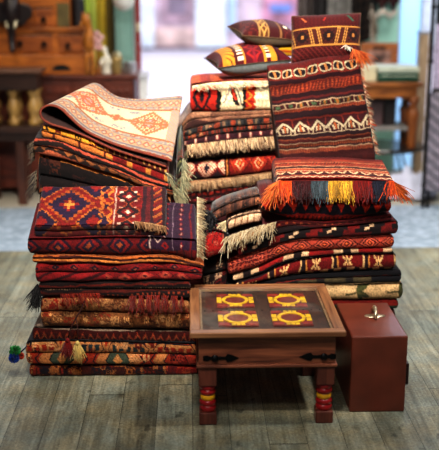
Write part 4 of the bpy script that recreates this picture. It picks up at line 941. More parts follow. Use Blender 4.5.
# apron, lower moulding
IN = .034; ax0, ax1, ay0, ay1 = tx0+IN, tx1-IN, ty0+IN, ty1-IN
zap = zpx(364, ay0); zmo = zpx(368, ay0-.008)
for ya, yb in ((ay0, ay0+.022), (ay1-.022, ay1)): MB().box(ax0, ax1, ya, yb, zap, zT-.022).build('apron', W_TAB, table, bevel=.002)
for xa, xb in ((ax0, ax0+.022), (ax1-.022, ax1)): MB().box(xa, xb, ay0+.022, ay1-.022, zap, zT-.022).build('apron', W_TABY, table, bevel=.002)
for q_ in ((ax0-.009, ax1+.009, ay0-.009, ay0+.03), (ax0-.009, ax1+.009, ay1-.03, ay1+.009)): MB().box(*q_, zmo, zap).build('apron_moulding', W_TAB, table, bevel=.004)
for q_ in ((ax0-.009, ax0+.03, ay0+.03, ay1-.03), (ax1-.03, ax1+.009, ay0+.03, ay1-.03)): MB().box(*q_, zmo, zap).build('apron_moulding', W_TABY, table, bevel=.004)
lw = .070
def leg(x, y):
    hw = lw/2
    zz = [zpx(p, ay0+.0) for p in (386, 396, 401.5, 412.5)]
    mb = MB(); mb.box(x-hw, x+hw, y-hw, y+hw, zz[0], zmo); o = mb.build('leg', W_LEG, table, bevel=.004)
    def turned(name, za, zb_, mat, r0, n=3):
        prof = []
        for k in range(n):
            a = za+(zb_-za)*k/n; b_ = za+(zb_-za)*(k+1)/n
            for t in np.linspace(0, 1, 7): prof.append((r0*(.86+.14*math.sin(math.pi*t)), a+(b_-a)*t))
        MB().lathe((x, y, 0), prof, 28).build(name, mat, o, smooth=True)
    turned('red_turning', zz[1], zz[0], M_RED, hw*.93, 2); turned('yellow_ring', zz[2], zz[1], M_YEL, hw*.86, 1); turned('red_turning', zz[3], zz[2], M_RED, hw*.95, 2)
    MB().box(x-hw*.98, x+hw*.98, y-hw*.98, y+hw*.98, 0, zz[3]).build('foot', W_LEG, o, bevel=.005)
for x in (ax0+lw/2, ax1-lw/2):
    for y in (ay0+lw/2, ay1-lw/2): leg(x, y)
# iron straps on the apron
def strap(pxa, pxb, py, flip):
    y = ay0; a = at_y(pxa, py, y); b_ = at_y(pxb, py, y); x0, x1 = a[0], b_[0]; z = a[2]-.003; Ls = x1-x0
    pts = [(0, -.009), (.12, -.012), (.2, -.006), (.62, -.006), (.68, -.017), (.78, -.014), (1, 0), (.78, .014), (.68, .017), (.62, .006), (.2, .006), (.12, .012), (0, .009)]
    poly = [((x0+t*Ls) if not flip else (x1-t*Ls), z+h) for t, h in pts]
    o = MB().prism(poly, y-.004, y+.001).build('iron_strap', M_IRON, table, bevel=.001)
    cx = x0+.33*Ls if not flip else x1-.33*Ls
    MB().lathe((cx, y-.004, z), [(.015, 0), (.014, -.004), (.009, -.008), (.002, -.010)], 18, axis='y').build('boss', M_IRON, o, smooth=True)
strap(203, 239, 357.5, False); strap(299, 336, 356, True)

# ================================================================== BROWN CASE
M_CASE = plain('brown_painted_case', (.42, .195, .135), .4, var=.10, scale=9, bump=.03, coat=.12); M_CASED = plain('case_seam', (.14, .06, .05), .5)
M_BRASS = plain('worn_brass', (.80, .74, .62), .28, .8, scale=80); 
cf0 = at_z(349, 412, 0); cf1 = at_z(404.5, 412, 0); cy0 = (cf0[1]+cf1[1])/2; cx0, cx1 = cf0[0]+.0, cf1[0]; zc = zpx(336.5, cy0, 377)
cb = at_z(365, 302.5, zc); cy1 = min(cb[1], 4.08); xs_b = (at_z(337.5, 302.5, zc)[0], at_z(393.5, 302.5, zc)[0])
print('CASE', cx0, cx1, cy0, cy1, zc, xs_b)
case = thing('carrying_case', 'plain dark brown carrying case with brass handle beside the table', 'case', ((cx0+cx1)/2, (cy0+cy1)/2, 0))
sp = zc*.9
MB().box(cx0, cx1, cy0, cy1, 0, zc).build('body', M_CASE, case, bevel=.006)
hx, hy = (cx0+cx1)/2+.012, cy0+.19
hp = at_z(377, 316, zc); hx, hy = hp[0]-.01, hp[1]
MB().lathe((hx, hy, zc), [(.028, 0), (.028, .002), (.02, .004)], 20, sx=1.6, sy=.8).build('handle_plate', M_BRASS, case, smooth=True)
mb = MB(); mb.tube([(hx-.004, hy-.045, zc+.004), (hx-.004, hy-.042, zc+.02), (hx-.002, hy-.02, zc+.034), (hx, hy, zc+.037), (hx, hy+.02, zc+.034), (hx, hy+.042, zc+.02), (hx, hy+.045, zc+.004)], [.006, .007, .008, .0085, .008, .007, .006], 10); mb.build('handle', M_BRASS, case, smooth=True)
mb = MB(); mb.box(cx1, cx1+.014, cy0+.015, cy0+.06, zc*.34, zc*.62); mb.build('latch', M_CASED, case, bevel=.003)
mb = MB(); mb.box(cx1-.0, cx1+.004, cy0+.04, cy0+.095, zc*.46, zc*.52); mb.build('latch_plate', M_IRON, case)

# ================================================================== FLOORS
def floor_planks():
    m, nt, b = new_mat('weathered_planks'); L = nt.links
    tc = N(nt, 'ShaderNodeTexCoord'); sx = N(nt, 'ShaderNodeSeparateXYZ'); L.new(tc.outputs['Object'], sx.inputs[0])
    def M(op, a, b_=None, c=None):
        n = N(nt, 'ShaderNodeMath', operation=op)
        for i, v in enumerate((a, b_, c)):
            if v is None: continue
            if isinstance(v, (int, float)): n.inputs[i].default_value = v
            else: L.new(v, n.inputs[i])
        return n.outputs[0]
    u = M('DIVIDE', sx.outputs[0], .145); iu = M('FLOOR', u); fu = M('FRACT', u)
    wn = N(nt, 'ShaderNodeTexWhiteNoise', noise_dimensions='1D'); L.new(iu, wn.inputs['W'])
    # butt joints per plank
    vy = M('ADD', M('DIVIDE', sx.outputs[1], 2.1), M('MULTIPLY', wn.outputs['Value'], 7.3)); fy = M('FRACT', vy); iy = M('FLOOR', vy)
    wn2 = N(nt, 'ShaderNodeTexWhiteNoise', noise_dimensions='2D'); cb_ = N(nt, 'ShaderNodeCombineXYZ'); L.new(iu, cb_.inputs[0]); L.new(iy, cb_.inputs[1]); L.new(cb_.outputs[0], wn2.inputs['Vector'])
    cg = N(nt, 'ShaderNodeCombineXYZ'); L.new(M('MULTIPLY', sx.outputs[0], 42.0), cg.inputs[0]); L.new(M('ADD', M('MULTIPLY', sx.outputs[1], 2.2), M('MULTIPLY', wn2.outputs['Value'], 30.0)), cg.inputs[1]); L.new(M('MULTIPLY', iu, 3.1), cg.inputs[2])
    gr_ = N(nt, 'ShaderNodeTexNoise', Scale=1.0, Detail=7.0, Roughness=.65, Distortion=.8); L.new(cg.outputs[0], gr_.inputs['Vector'])
    st_ = N(nt, 'ShaderNodeTexNoise', Scale=3.2, Detail=5.0, Roughness=.6); L.new(tc.outputs['Object'], st_.inputs['Vector'])
    kn = N(nt, 'ShaderNodeTexVoronoi', Scale=1.0); ck = N(nt, 'ShaderNodeCombineXYZ'); L.new(M('MULTIPLY', sx.outputs[0], 6.5), ck.inputs[0]); L.new(M('MULTIPLY', sx.outputs[1], 3.4), ck.inputs[1]); L.new(ck.outputs[0], kn.inputs['Vector'])
    sp_ = N(nt, 'ShaderNodeTexNoise', Scale=95.0, Detail=3.0, Roughness=.7); L.new(tc.outputs['Object'], sp_.inputs['Vector'])
    cs = N(nt, 'ShaderNodeCombineXYZ'); L.new(M('MULTIPLY', sx.outputs[0], 13.0), cs.inputs[0]); L.new(M('MULTIPLY', sx.outputs[1], 9.0), cs.inputs[1]); sn = N(nt, 'ShaderNodeTexNoise', Scale=1.0, Detail=4.0, Roughness=.6); L.new(cs.outputs[0], sn.inputs['Vector'])
    rp = N(nt, 'ShaderNodeValToRGB'); e = rp.color_ramp.elements; e[0].position = .30; e[0].color = rgba((.25, .24, .20)); e[1].position = .70; e[1].color = rgba((.68, .67, .59)); 
    x = rp.color_ramp.elements.new(.5); x.color = rgba((.47, .465, .395))
    v = M('ADD', M('MULTIPLY', gr_.outputs['Fac'], .5), M('ADD', M('ADD', M('MULTIPLY', st_.outputs['Fac'], .30), M('MULTIPLY', M('SUBTRACT', wn2.outputs['Value'], .5), .10)), M('ADD', M('MULTIPLY', M('SUBTRACT', sp_.outputs['Fac'], .5), .45), M('MULTIPLY', sn.outputs['Fac'], .2))))
    L.new(v, rp.inputs['Fac'])
    seam = M('MAXIMUM', M('LESS_THAN', fu, .018), M('LESS_THAN', fy, .003))
    spot = N(nt, 'ShaderNodeMapRange'); spot.inputs['From Min'].default_value = .62; spot.inputs['From Max'].default_value = .69; spot.inputs['To Min'].default_value = 1.0; spot.inputs['To Max'].default_value = .38; L.new(sn.outputs['Fac'], spot.inputs['Value'])
    knot = N(nt, 'ShaderNodeMapRange'); knot.inputs['From Min'].default_value = .03; knot.inputs['From Max'].default_value = .14; knot.inputs['To Min'].default_value = .4; knot.inputs['To Max'].default_value = 1.0; L.new(kn.outputs['Distance'], knot.inputs['Value'])
    fac = M('MULTIPLY', M('MULTIPLY', knot.outputs[0], spot.outputs[0]), M('SUBTRACT', 1.0, M('MULTIPLY', seam, .8)))
    hb = N(nt, 'ShaderNodeTexNoise', Scale=5.5, Detail=5.0, Roughness=.7); L.new(tc.outputs['Object'], hb.inputs['Vector'])
    hr = N(nt, 'ShaderNodeValToRGB'); he = hr.color_ramp.elements; he[0].position = .36; he[0].color = (.90, 1.0, 1.10, 1); he[1].position = .64; he[1].color = (1.14, 1.0, .82, 1); L.new(hb.outputs['Fac'], hr.inputs['Fac'])
    tint = N(nt, 'ShaderNodeVectorMath', operation='MULTIPLY'); L.new(rp.outputs['Color'], tint.inputs[0]); L.new(hr.outputs['Color'], tint.inputs[1])
    vm = N(nt, 'ShaderNodeVectorMath', operation='SCALE'); L.new(tint.outputs[0], vm.inputs[0]); L.new(fac, vm.inputs['Scale']); L.new(vm.outputs[0], b.inputs['Base Color'])
    b.inputs['Roughness'].default_value = .55; b.inputs['Specular IOR Level'].default_value = .4
    bp = N(nt, 'ShaderNodeBump', Strength=.4, Distance=.003); L.new(M('SUBTRACT', gr_.outputs['Fac'], seam), bp.inputs['Height']); L.new(bp.outputs['Normal'], b.inputs['Normal'])
    return m
YE = at_z(30, 251, 0)[1]; print('floor edge', YE)
tag(MB().box(-6, 6, -1.5, YE, -.04, 0).build('floor', floor_planks(), loc=np.array([0, 0, 0])), kind='structure')
def mottled(name, c1, c2, c3, scale, rough=.7):
    m, nt, b = new_mat(name); L = nt.links; tc = N(nt, 'ShaderNodeTexCoord')
    v = N(nt, 'ShaderNodeTexVoronoi', Scale=scale); L.new(tc.outputs['Object'], v.inputs['Vector']); n = N(nt, 'ShaderNodeTexNoise', Scale=scale*.35, Detail=6.0); L.new(tc.outputs['Object'], n.inputs['Vector'])
    r = N(nt, 'ShaderNodeValToRGB'); e = r.color_ramp.elements; e[0].position = .05; e[0].color = rgba(c1); e[1].position = .6; e[1].color = rgba(c2); L.new(v.outputs['Distance'], r.inputs['Fac'])
    mx = N(nt, 'ShaderNodeMix', data_type='RGBA'); L.new(n.outputs['Fac'], mx.inputs['Factor']); L.new(r.outputs['Color'], mx.inputs['A']); mx.inputs['B'].default_value = rgba(c3); L.new(mx.outputs['Result'], b.inputs['Base Color']); b.inputs['Roughness'].default_value = rough
    return m
YS = at_z(30, 208, 0)[1]
tag(MB().box(-6, 6, YE, YS, -.05, .002).build('floor', mottled('pebbled_stone', (.80, .84, .88), (.46, .51, .56), (.66, .72, .78), 16.0), loc=np.array([0, 0, 0])), kind='structure')
tag(MB().box(-6, 6, YS, 8.9, -.05, .001).build('floor', mottled('pale_cement', (.74, .70, .62), (.66, .62, .54), (.78, .75, .68), 5.0), loc=np.array([0, 0, 0])), kind='structure')

# ================================================================== BACKGROUND, LEFT SIDE
YD = 7.55
W_CAB = wood('honey_brown_wood', (.50, .25, .07), (.78, .45, .15), (4, 20, 20)); W_CABD = wood('drawer_wood', (.42, .19, .06), (.70, .38, .13), (4, 20, 20)); W_CHEST = wood('red_brown_chest', (.22, .08, .05), (.46, .20, .11), (4, 20, 20)); W_DK = wood('dark_bench_wood', (.14, .08, .06), (.26, .15, .10), (4, 20, 20))
W_BAL = wood('pale_turned_wood', (.52, .38, .18), (.74, .58, .32), (20, 20, 4)); M_DARK = plain('shade_and_cord_black', (.03, .025, .02), .8); M_KNOB = plain('iron_ring', (.12, .11, .12), .4, .7)  # M_DARK: near-black for painted hole and gap shade, and the lamp cord
def bx(mb, pxa, pxb, pya, pyb, Y, depth):      # box whose front face covers this part of the view at depth Y
    a = at_y(pxa, pyb, Y); b_ = at_y(pxb, pya, Y); return mb.box(a[0], b_[0], Y, Y+depth, a[2], b_[2])
chx0, chx1 = at_y(38, 90, YD)[0], at_y(134, 90, YD)[0]; zch = at_y(90, 75, YD)[2]
chest = thing('carved_chest', 'long red brown wooden chest with carved panels behind the left pile', 'chest', ((chx0-.25+chx1)/2, YD+.3, 0))
MB().box(chx0-.45, chx1, YD, YD+.6, .06, zch-.03).build('body', W_CHEST, chest, bevel=.01)
MB().box(chx0-.48, chx1+.03, YD-.03, YD+.62, zch-.03, zch).build('lid', W_CHEST, chest, bevel=.008)
for k in range(3):
    a = 44+k*31; o = bx(MB(), a, a+26, 80, 118, YD-.012, .012).build('panel', W_CAB if 0 else W_CHEST, chest, bevel=.006)
    mb = MB()
    for j in range(3): 
        c = at_y(a+5+j*8, 92, YD-.012); mb.lathe(c, [(.035, 0), (.03, -.012), (.012, -.014), (.006, -.006)], 12, axis='y')
    mb.build('carving', W_CHEST, o)
for px in (40, 130):
    c = at_y(px, 90, YD); MB().box(c[0]-.04, c[0]+.04, YD+.02, YD+.1, 0, .06).build('foot', W_DK, chest)
# stepped drawer cabinet standing on the chest
YQ = YD+.06
zs = [zch]+[at_y(40, y, YQ)[2] for y in (54.5, 31, 27.5, 1)]
xr_ = [at_y(x, 40, YQ)[0] for x in (87, 83, 70)]; xl_ = at_y(-14, 40, YQ)[0]
cab = thing('drawer_cabinet', 'honey brown stepped cabinet of small drawers standing on the chest', 'cabinet', ((xl_+xr_[0])/2, YQ+.2, zch))
MB().box(xl_, xr_[0], YQ-.02, YQ+.42, zs[0], zs[1]).build('base', W_CAB, cab, bevel=.008)
MB().box(xl_, xr_[1], YQ+.0, YQ+.40, zs[1], zs[2]).build('lower_tier', W_CAB, cab, bevel=.008)
MB().box(xl_, xr_[1]+.02, YQ-.02, YQ+.41, zs[2], zs[3]).build('step_shelf', W_CAB, cab, bevel=.006)
MB().box(xl_, xr_[2], YQ+.02, YQ+.38, zs[3], zs[4]+.22).build('upper_tier', W_CAB, cab, bevel=.008)
bx(MB(), 57.5, 69, 3, 27, YQ+.008, .014).build('side_panel', plain('worn_olive_wood', (.40, .34, .18), .6), cab, bevel=.003)
c = at_y(61.5, 71, YQ-.02); R0 = .075
MB().prism([(c[0]+R0*math.cos(t), c[2]+.004+R0*.62*math.sin(t)) for t in np.linspace(0, math.pi, 14)], YQ-.026, YQ-.01).build('arched_hole_shade', M_DARK, cab)  # dark half-disc painting the shade of a hole; no opening is cut
for (a, b_, y0, y1, knobs) in ((15.5, 51.5, 35.5, 53, ((20, 43.5), (44, 44))), (59, 82, 35.5, 53, ((68, 45.5),)), (35, 52.5, 8.5, 28, ((43.5, 19.5),)), (14, 32, 9, 28, ())):
    Yd = YQ if y0 > 30 else YQ+.02
    o = bx(MB(), a, b_, y0, y1-1.0, Yd-.016, .02).build('drawer', W_CABD, cab, bevel=.006)
    o2 = bx(MB(), a-.8, b_+.8, y0-1.6, y0+.3, Yd-.004, .004).build('drawer_gap_shade', M_DARK, cab)  # dark strip painted as the shade in the gap above each drawer
    for kx, ky in knobs:
        p = at_y(kx, ky, Yd-.016); kb = MB().lathe(p, [(.022, 0), (.02, -.006), (.010, -.010), (.012, -.025), (.003, -.03)], 14, axis='y')
        kb.tube([p+np.array([.02*math.cos(t), -.02, .02*math.sin(t)-.018]) for t in np.linspace(0, 2*math.pi, 14)], .005, 6); kb.build('ring_pull', M_KNOB, o, smooth=True)
# carved elephant head hanging on the cabinet front
ye = YQ-.07
ele = thing('elephant_head', 'dark carved wooden elephant head with white tusks hanging on the cabinet', 'wall carving', at_y(12, 52, ye))
M_ELE = plain('dark_elephant_wood', (.11, .055, .045), .45, var=.3, scale=20, coat=.2); M_TUSK = plain('ivory_white_tusk', (.85, .80, .66), .4)
def blob(mb, pts):      # (px, py, r px, dy)
    P = [at_y(a, b_, ye-d) for a, b_, r, d in pts]; mb.tube(P, [r/943*7.6 for _, _, r, _ in pts], 16); return mb
mb = MB(); blob(mb, [(11, -6, 3, 0), (11, -2, 7, 0), (11, 6, 8.5, .01), (11, 14, 8, .02), (11, 20, 6.2, .03), (11.3, 27, 4.6, .03), (11.6, 34, 3.7, .03), (11.8, 41, 3.1, .035), (12, 47, 2.7, .05), (12, 51, 2.2, .07), (12, 52.5, 1, .08)]); mb.build('head_and_trunk', M_ELE, ele, smooth=True)
def ear(pts, name):
    poly = [(at_y(a, b_, ye)[0], at_y(a, b_, ye)[2]) for a, b_ in pts]; mb = MB().prism(poly, ye-.015, ye+.015); mb.build(name, M_ELE, ele, bevel=.008)
ear([(15, 5), (22, 3), (29, 5), (32.5, 11), (32, 17), (28, 20), (25, 24), (21, 27), (18, 24), (16, 17)], 'ear'); ear([(8, 4), (3, 1), (-4, 3), (-9, 9), (-7, 17), (-2, 22), (3, 23), (7, 18)], 'ear')
for s in (-1, 1):
    mb = MB(); blob(mb, [(11+s*3.6, 17, 1.6, .03), (11+s*4.4, 22, 1.7, .05), (11+s*4.2, 26, 1.2, .07), (11+s*3.2, 28.5, .4, .085)]); mb.build('tusk', M_TUSK, ele, smooth=True)
for s in (-1, 1): MB().sphere(at_y(11+s*5, 9, ye-.075), .010, 10).build('eye', M_KNOB, ele, smooth=True)
# black ribbed object on the step and small figures on the chest
yF = YD+.1
mb = MB(); prof = []
zb_ = zs[3]; p = at_y(78.5, 28, YQ+.2); p[2] = zs[2]+.001 if 0 else zs[3]
for k in range(9): prof += [(.055, k*.024), (.062, k*.024+.008), (.055, k*.024+.02)]
prof += [(.04, .225), (.046, .25)]
tag(mb.lathe((p[0], YQ+.2, zs[3]+.002), prof, 20).build('ribbed_vase', plain('black_ribbed', (.10, .10, .12), .5), smooth=True), 'black ribbed vase on the upper step of the cabinet', 'vase')
# carved wooden horse-like standing figure
M_FIG = plain('golden_carved_wood', (.62, .38, .12), .5, var=.25, scale=15); M_PINK = plain('pale_pink_glaze', (.84, .66, .64), .35, scale=25); M_WHT = plain('white_glaze', (.88, .85, .78), .3, scale=20)
yF = YD-.005; q0 = at_y(91, 73, yF); S = 7.75/943
fig = thing('wooden_figurine', 'golden brown carved wooden animal figurine standing on the chest', 'figurine', (q0[0], yF, zch))
def ft(mb, pts, n=12): mb.tube([(q0[0]+(a-91)*S, yF+d, zch+(73.5-b_)*S) for a, b_, r, d in pts], [r*S for _, _, r, _ in pts], n); return mb
mb = MB(); ft(mb, [(90.5, 52, 2.5, 0), (90, 46, 5, 0), (90, 40, 5.2, 0), (91, 34, 4, 0), (91, 30, 3, 0), (89.5, 26, 3.4, 0), (88, 22.5, 4.6, -.01), (87.5, 18.5, 3.8, -.01), (88, 16, 1.5, 0)]); mb.build('body', M_FIG, fig, smooth=True)
for a in (87.5, 93.5): mb = MB(); ft(mb, [(a*.5+90.2*.5, 50, 2.6, 0), (a, 58, 2.2, 0), (a, 66, 1.8, 0), (a-.5, 73.4, 2.3, -.01)]); mb.build('leg', M_FIG, fig, smooth=True)
for a in (85.2, 91): mb = MB(); ft(mb, [(a, 18.5, 1.2, 0), (a-.2, 15.5, .8, 0), (a, 13.5, .2, 0)]); mb.build('ear', M_FIG, fig, smooth=True)
mb = MB(); ft(mb, [(84.5, 24, 1.8, -.03), (83.5, 27, 1.5, -.05), (83.8, 29.5, .9, -.05)]); mb.build('muzzle', M_FIG, fig, smooth=True)
yF = YD+.1; q0 = at_y(98.5, 73, yF+.06)
fig2 = thing('flower_figurine', 'pale pink blossom shaped ornament on a stem behind the wooden figurine', 'ornament', (q0[0], yF+.06, zch))
def ft2(mb, pts, n=12, o=98.5): mb.tube([(q0[0]+(a-o)*S, yF+.06+d, zch+(73.5-b_)*S) for a, b_, r, d in pts], [r*S for _, _, r, _ in pts], n); return mb
ft2(MB(), [(98.5, 73.4, 4.5, 0), (98.5, 71.5, 3, 0), (98.5, 60, 1.2, 0), (98, 48, 1, 0), (97, 40, .8, 0)]).build('stem', M_FIG, fig2, smooth=True)
for a, b_, r in ((95, 40, 3.6), (99, 44, 4.2), (102, 39, 3.4), (98, 35, 3.2), (101, 49, 3.2), (96.5, 48, 3)):
    MB().sphere((q0[0]+(a-98.5)*S, yF+.04, zch+(73.5-b_)*S), r*S, 12, 1, .6, .9).build('blossom', M_PINK, fig2, smooth=True)
q0 = at_y(106.5, 73, yF)
fig3 = thing('white_figurine', 'small white glazed kneeling figurine on the chest next to the brass pot', 'figurine', (q0[0], yF, zch))
ft2(MB(), [(106.5, 73.4, 5.2, -.06), (106.5, 70, 4.8, -.06), (107, 64, 3.6, -.06), (107, 58, 3.4, -.06), (106.5, 54.5, 1.7, -.06), (105.5, 52, 2.3, -.06), (105.3, 48.8, 2.2, -.06), (105.5, 47, .6, -.06)], o=106.5).build('body', M_WHT, fig3, smooth=True)
ft2(MB(), [(104, 58, 1.4, -.08), (102, 62, 1.1, -.11), (103, 66, .9, -.12)], 8, 106.5).build('arm', M_WHT, fig3, smooth=True); ft2(MB(), [(109, 58, 1.4, -.08), (111, 62, 1.1, -.11), (110, 66, .9, -.12)], 8, 106.5).build('arm', M_WHT, fig3, smooth=True)
M_POT = plain('tarnished_brass', (.66, .56, .36), .35, .4, scale=20); M_SIL = plain('dull_silver', (.74, .74, .78), .3, .4, scale=20)
def pot(name, label, cat, px, w, top, mat, lid=False, Y=yF):
    c = at_y(px, 73, Y); r = w/2*S; h = (73.5-top)*S
    t = thing(name, label, cat, (c[0], Y, zch))
    MB().lathe((c[0], Y, zch), [(r*.72, 0), (r*.78, h*.04), (r*.86, h*.35), (r*.96, h*.62), (r*.86, h*.80), (r*1.02, h*.92), (r*1.04, h), (r*.9, h), (r*.75, h*.8), (r*.7, h*.1)], 24).build('body', mat, t, smooth=True)
    if lid:
        MB().lathe((c[0], Y, zch+h), [(r*1.0, 0), (r*.8, h*.14), (r*.3, h*.24), (r*.12, h*.3), (r*.2, h*.38), (r*.05, h*.5)], 20).build('lid', mat, t, smooth=True)
        MB().tube([(c[0]+r*1.0*math.cos(a), Y-.01, zch+h*1.0+h*.55*math.sin(a)) for a in np.linspace(0, math.pi, 14)], .006, 8).build('handle', M_BRASS, t, smooth=True)
pot('brass_pot', 'brass pot with domed lid and arched handle on the chest', 'pot', 117, 10.5, 60, M_POT, True)
pot('metal_cup', 'dull brown metal cup beside the brass pot', 'cup', 126, 6.5, 62, plain('brown_metal', (.50, .46, .44), .3, .4))
pot('metal_cup', 'silver flared cup near the end of the chest', 'cup', 133, 8, 62.5, M_SIL)
# white pedestal at the end of the chest
a = at_y(134.8, 90, YD+.02); b_ = at_y(147, 90, YD+.02)
ped = thing('white_pedestal', 'small white painted pedestal cupboard at the end of the chest', 'cupboard', ((a[0]+b_[0])/2, YD+.2, 0))
MB().box(a[0]+.035, b_[0], YD+.02, YD+.4, 0, zch-.03).build('body', plain('white_paint', (.86, .85, .84), .5, var=.04), ped, bevel=.006); MB().box(a[0]+.033, b_[0]+.01, YD+.0, YD+.41, zch-.03, zch-.005).build('top', plain('grey_white_top', (.7, .7, .72), .4, var=.05), ped, bevel=.004)
# two-tier side table on a dark bench
YT = 7.2
a = at_y(-16, 66, YT); b_ = at_y(37, 66, YT); zt1 = at_y(20, 73.5, YT)[2]; zt0 = at_y(20, 90, YT)[2]; zb1 = at_y(20, 126, YT)[2]; zb0 = at_y(20, 141, YT)[2]
bench = thing('bench', 'dark low wooden bench under the turned leg side table', 'bench', ((a[0]+b_[0])/2, YT+.15, 0))
MB().box(a[0]-.04, b_[0]+.02, YT-.04, YT+.28, zb0+.06, zb1).build('seat', W_DK, bench, bevel=.008); MB().box(a[0]-.0, b_[0]-.02, YT-.01, YT+.25, zb0, zb0+.06).build('apron', W_DK, bench, bevel=.004)
for px, yy in ((20.5, YT), (20.5, YT+.2), (-12, YT), (-12, YT+.2)):
    c = at_y(px, 160, YT); MB().box(c[0]-.032, c[0]+.032, yy, yy+.06, 0, zb0).build('leg', wood('bench_leg', (.22, .11, .07), (.34, .18, .11), (20, 20, 4)), bench, bevel=.004)
side = thing('side_table', 'small brown side table with pale turned legs standing on the bench', 'table', ((a[0]+b_[0])/2, YT+.12, zb1))
MB().box(a[0]-.03, b_[0]+.03, YT-.05, YT+.27, zt1, zt1+.03).build('top', wood('side_top', (.26, .16, .12), (.44, .30, .22), (4, 20, 20)), side, bevel=.006); MB().box(a[0], b_[0]-.005, YT-.02, YT+.24, zt0, zt1).build('apron', W_DK, side, bevel=.005)
for px, yy in ((12, YT+.02), (32.5, YT+.02), (12, YT+.19), (32.5, YT+.19), (-10, YT+.02), (-10, YT+.19)):
    c = at_y(px, 100, YT+.02); H_ = zt0-zb1
    prof = [(r*.043, h*H_) for r, h in ((.8, 0), (1, .02), (1, .14), (.62, .17), (.8, .2), (.62, .24), (.7, .3), (.98, .42), (1.05, .5), (.9, .62), (.6, .74), (.55, .78), (.85, .81), (.62, .85), (1, .88), (1, 1))]
    MB().lathe((c[0], yy+.03, zb1), prof, 18).build('leg', W_BAL, side, smooth=True)
# back wall pieces, curtain, teal door, red post
YW = 8.5
def wallpiece(name, pxa, pxb, mat, Y=YW, z0=0, z1=2.9, th=.1):
    return tag(MB().box(at_y(pxa, 60, Y)[0], at_y(pxb, 60, Y)[0], Y, Y+th, z0, z1).build(name, mat), kind='structure')
M_WALL = plain('grey_brown_plaster', (.34, .30, .26), .8); M_TEAL = plain('teal_paint', (.50, .66, .62), .5, var=.06, scale=4)  # M_WALL is a grey-brown base colour with slight noise
wallpiece('wall_left', -140, 134, M_WALL); wallpiece('wall_back', 297, 397, plain('teal_wall', (.66, .86, .80), .7, var=.08, scale=3)); wallpiece('wall_right', 437, 600, plain('dark_plaster', (.30, .28, .28), .8))
def curtain(name, label, cat, pxa, pxb, Y, z0, z1, mat, paint=None, folds=7, amp=.03, hem=None, seed=0):
    x0, x1 = at_y(pxa, 40, Y)[0], at_y(pxb, 40, Y)[0]; nu, nv = 120, 70; u = np.linspace(0, 1, nu); v = np.linspace(0, 1, nv); U, Vv = np.meshgrid(u, v)
    g = np.random.default_rng(seed); ph = g.uniform(0, 6)
    zb = z0 if hem is None else z0+hem(u)[None, :]
    Y_ = Y+amp*np.sin(U*folds*2*math.pi+ph+.4*np.sin(Vv*3))*(1-.5*Vv)+amp*.4*np.sin(U*folds*4.3+1)
    P = np.stack([x0+(x1-x0)*U, Y_, zb+(z1-zb)*Vv], -1).reshape(-1, 3); i0 = np.arange(nv-1)[:, None]*nu+np.arange(nu-1)[None, :]
    Q = np.stack([i0, i0+1, i0+nu+1, i0+nu], -1).reshape(-1, 4); C = paint(U.ravel(), Vv.ravel()) if paint else None
    o = mk(name, P, Q, mat, C); s = o.modifiers.new('cloth', 'SOLIDIFY'); s.thickness = .006; return tag(o, label, cat)
def P_curt(U, V):
    im = canvas(U, (.78, .86, .40)); k = hsh(np.floor(U*26), 0, 2); im[k < .25] = (.90, .92, .56); im[(k > .25) & (k < .42)] = (.66, .78, .32); im[U > .66] = (.86, .76, .26); im[U > .82] = (.46, .40, .22); im[U > .92] = (.30, .27, .18); return im
curtain('curtain', 'long yellow green pleated curtain behind the figurines', 'curtain', 60, 116.5, 8.42, .02, 2.4, YARN, P_curt, 9, .03, seed=3)
door = thing('teal_door', 'pale teal door leaf beside the red door post', 'door', at_y(124, 60, 8.3)*np.array([1, 1, 0])); 
MB().box(at_y(116, 60, 8.3)[0], at_y(133.4, 60, 8.3)[0], 8.3, 8.34, .0, 2.5).build('leaf', M_TEAL, door, bevel=.004)
MB().box(at_y(119.5, 60, 8.29)[0], at_y(131, 60, 8.29)[0], 8.288, 8.3, 1.05, 2.3).build('panel', M_TEAL, door, bevel=.006)
post = thing('door_post', 'narrow red painted door post at the street opening', 'post', at_y(138, 60, 8.28)*np.array([1, 1, 0]))
MB().box(at_y(136, 60, 8.28)[0], at_y(140.5, 60, 8.28)[0], 8.28, 8.42, 0, 2.6).build('post', plain('red_paint', (.52, .12, .08), .5, scale=4), post, bevel=.004)
bx(MB(), 136.5, 140.3, 23, 32, 8.262, .02).build('latch', plain('cream_latch', (.8, .74, .62), .5), post, bevel=.004)
MB().box(at_y(133.8, 60, 8.3)[0], at_y(136, 60, 8.3)[0], 8.31, 8.36, 0, 2.6).build('white_edge', plain('pale_edge', (.74, .82, .84), .5, var=.04), post)
# round white hanging lamp shade
c = at_y(124, 11, 7.9); r = 10*7.95/943
lamp = thing('hanging_lamp', 'white round hanging lamp shade in front of the teal door', 'lamp', (c[0], 7.9, c[2]))
MB().lathe((c[0], 7.9, c[2]), [(r*.15, 0), (r*.6, r*.2), (r*.95, r*.62), (r*1.05, r*1.1), (r*.9, r*1.8), (r*.5, r*2.3), (r*.15, r*2.5)], 24).build('shade', plain('white_shade', (.86, .86, .84), .6, var=.03), lamp, smooth=True)
MB().tube([(c[0], 7.9, c[2]+r*2.4), (c[0], 7.9, 2.9)], .006, 6).build('cord', M_DARK, lamp)
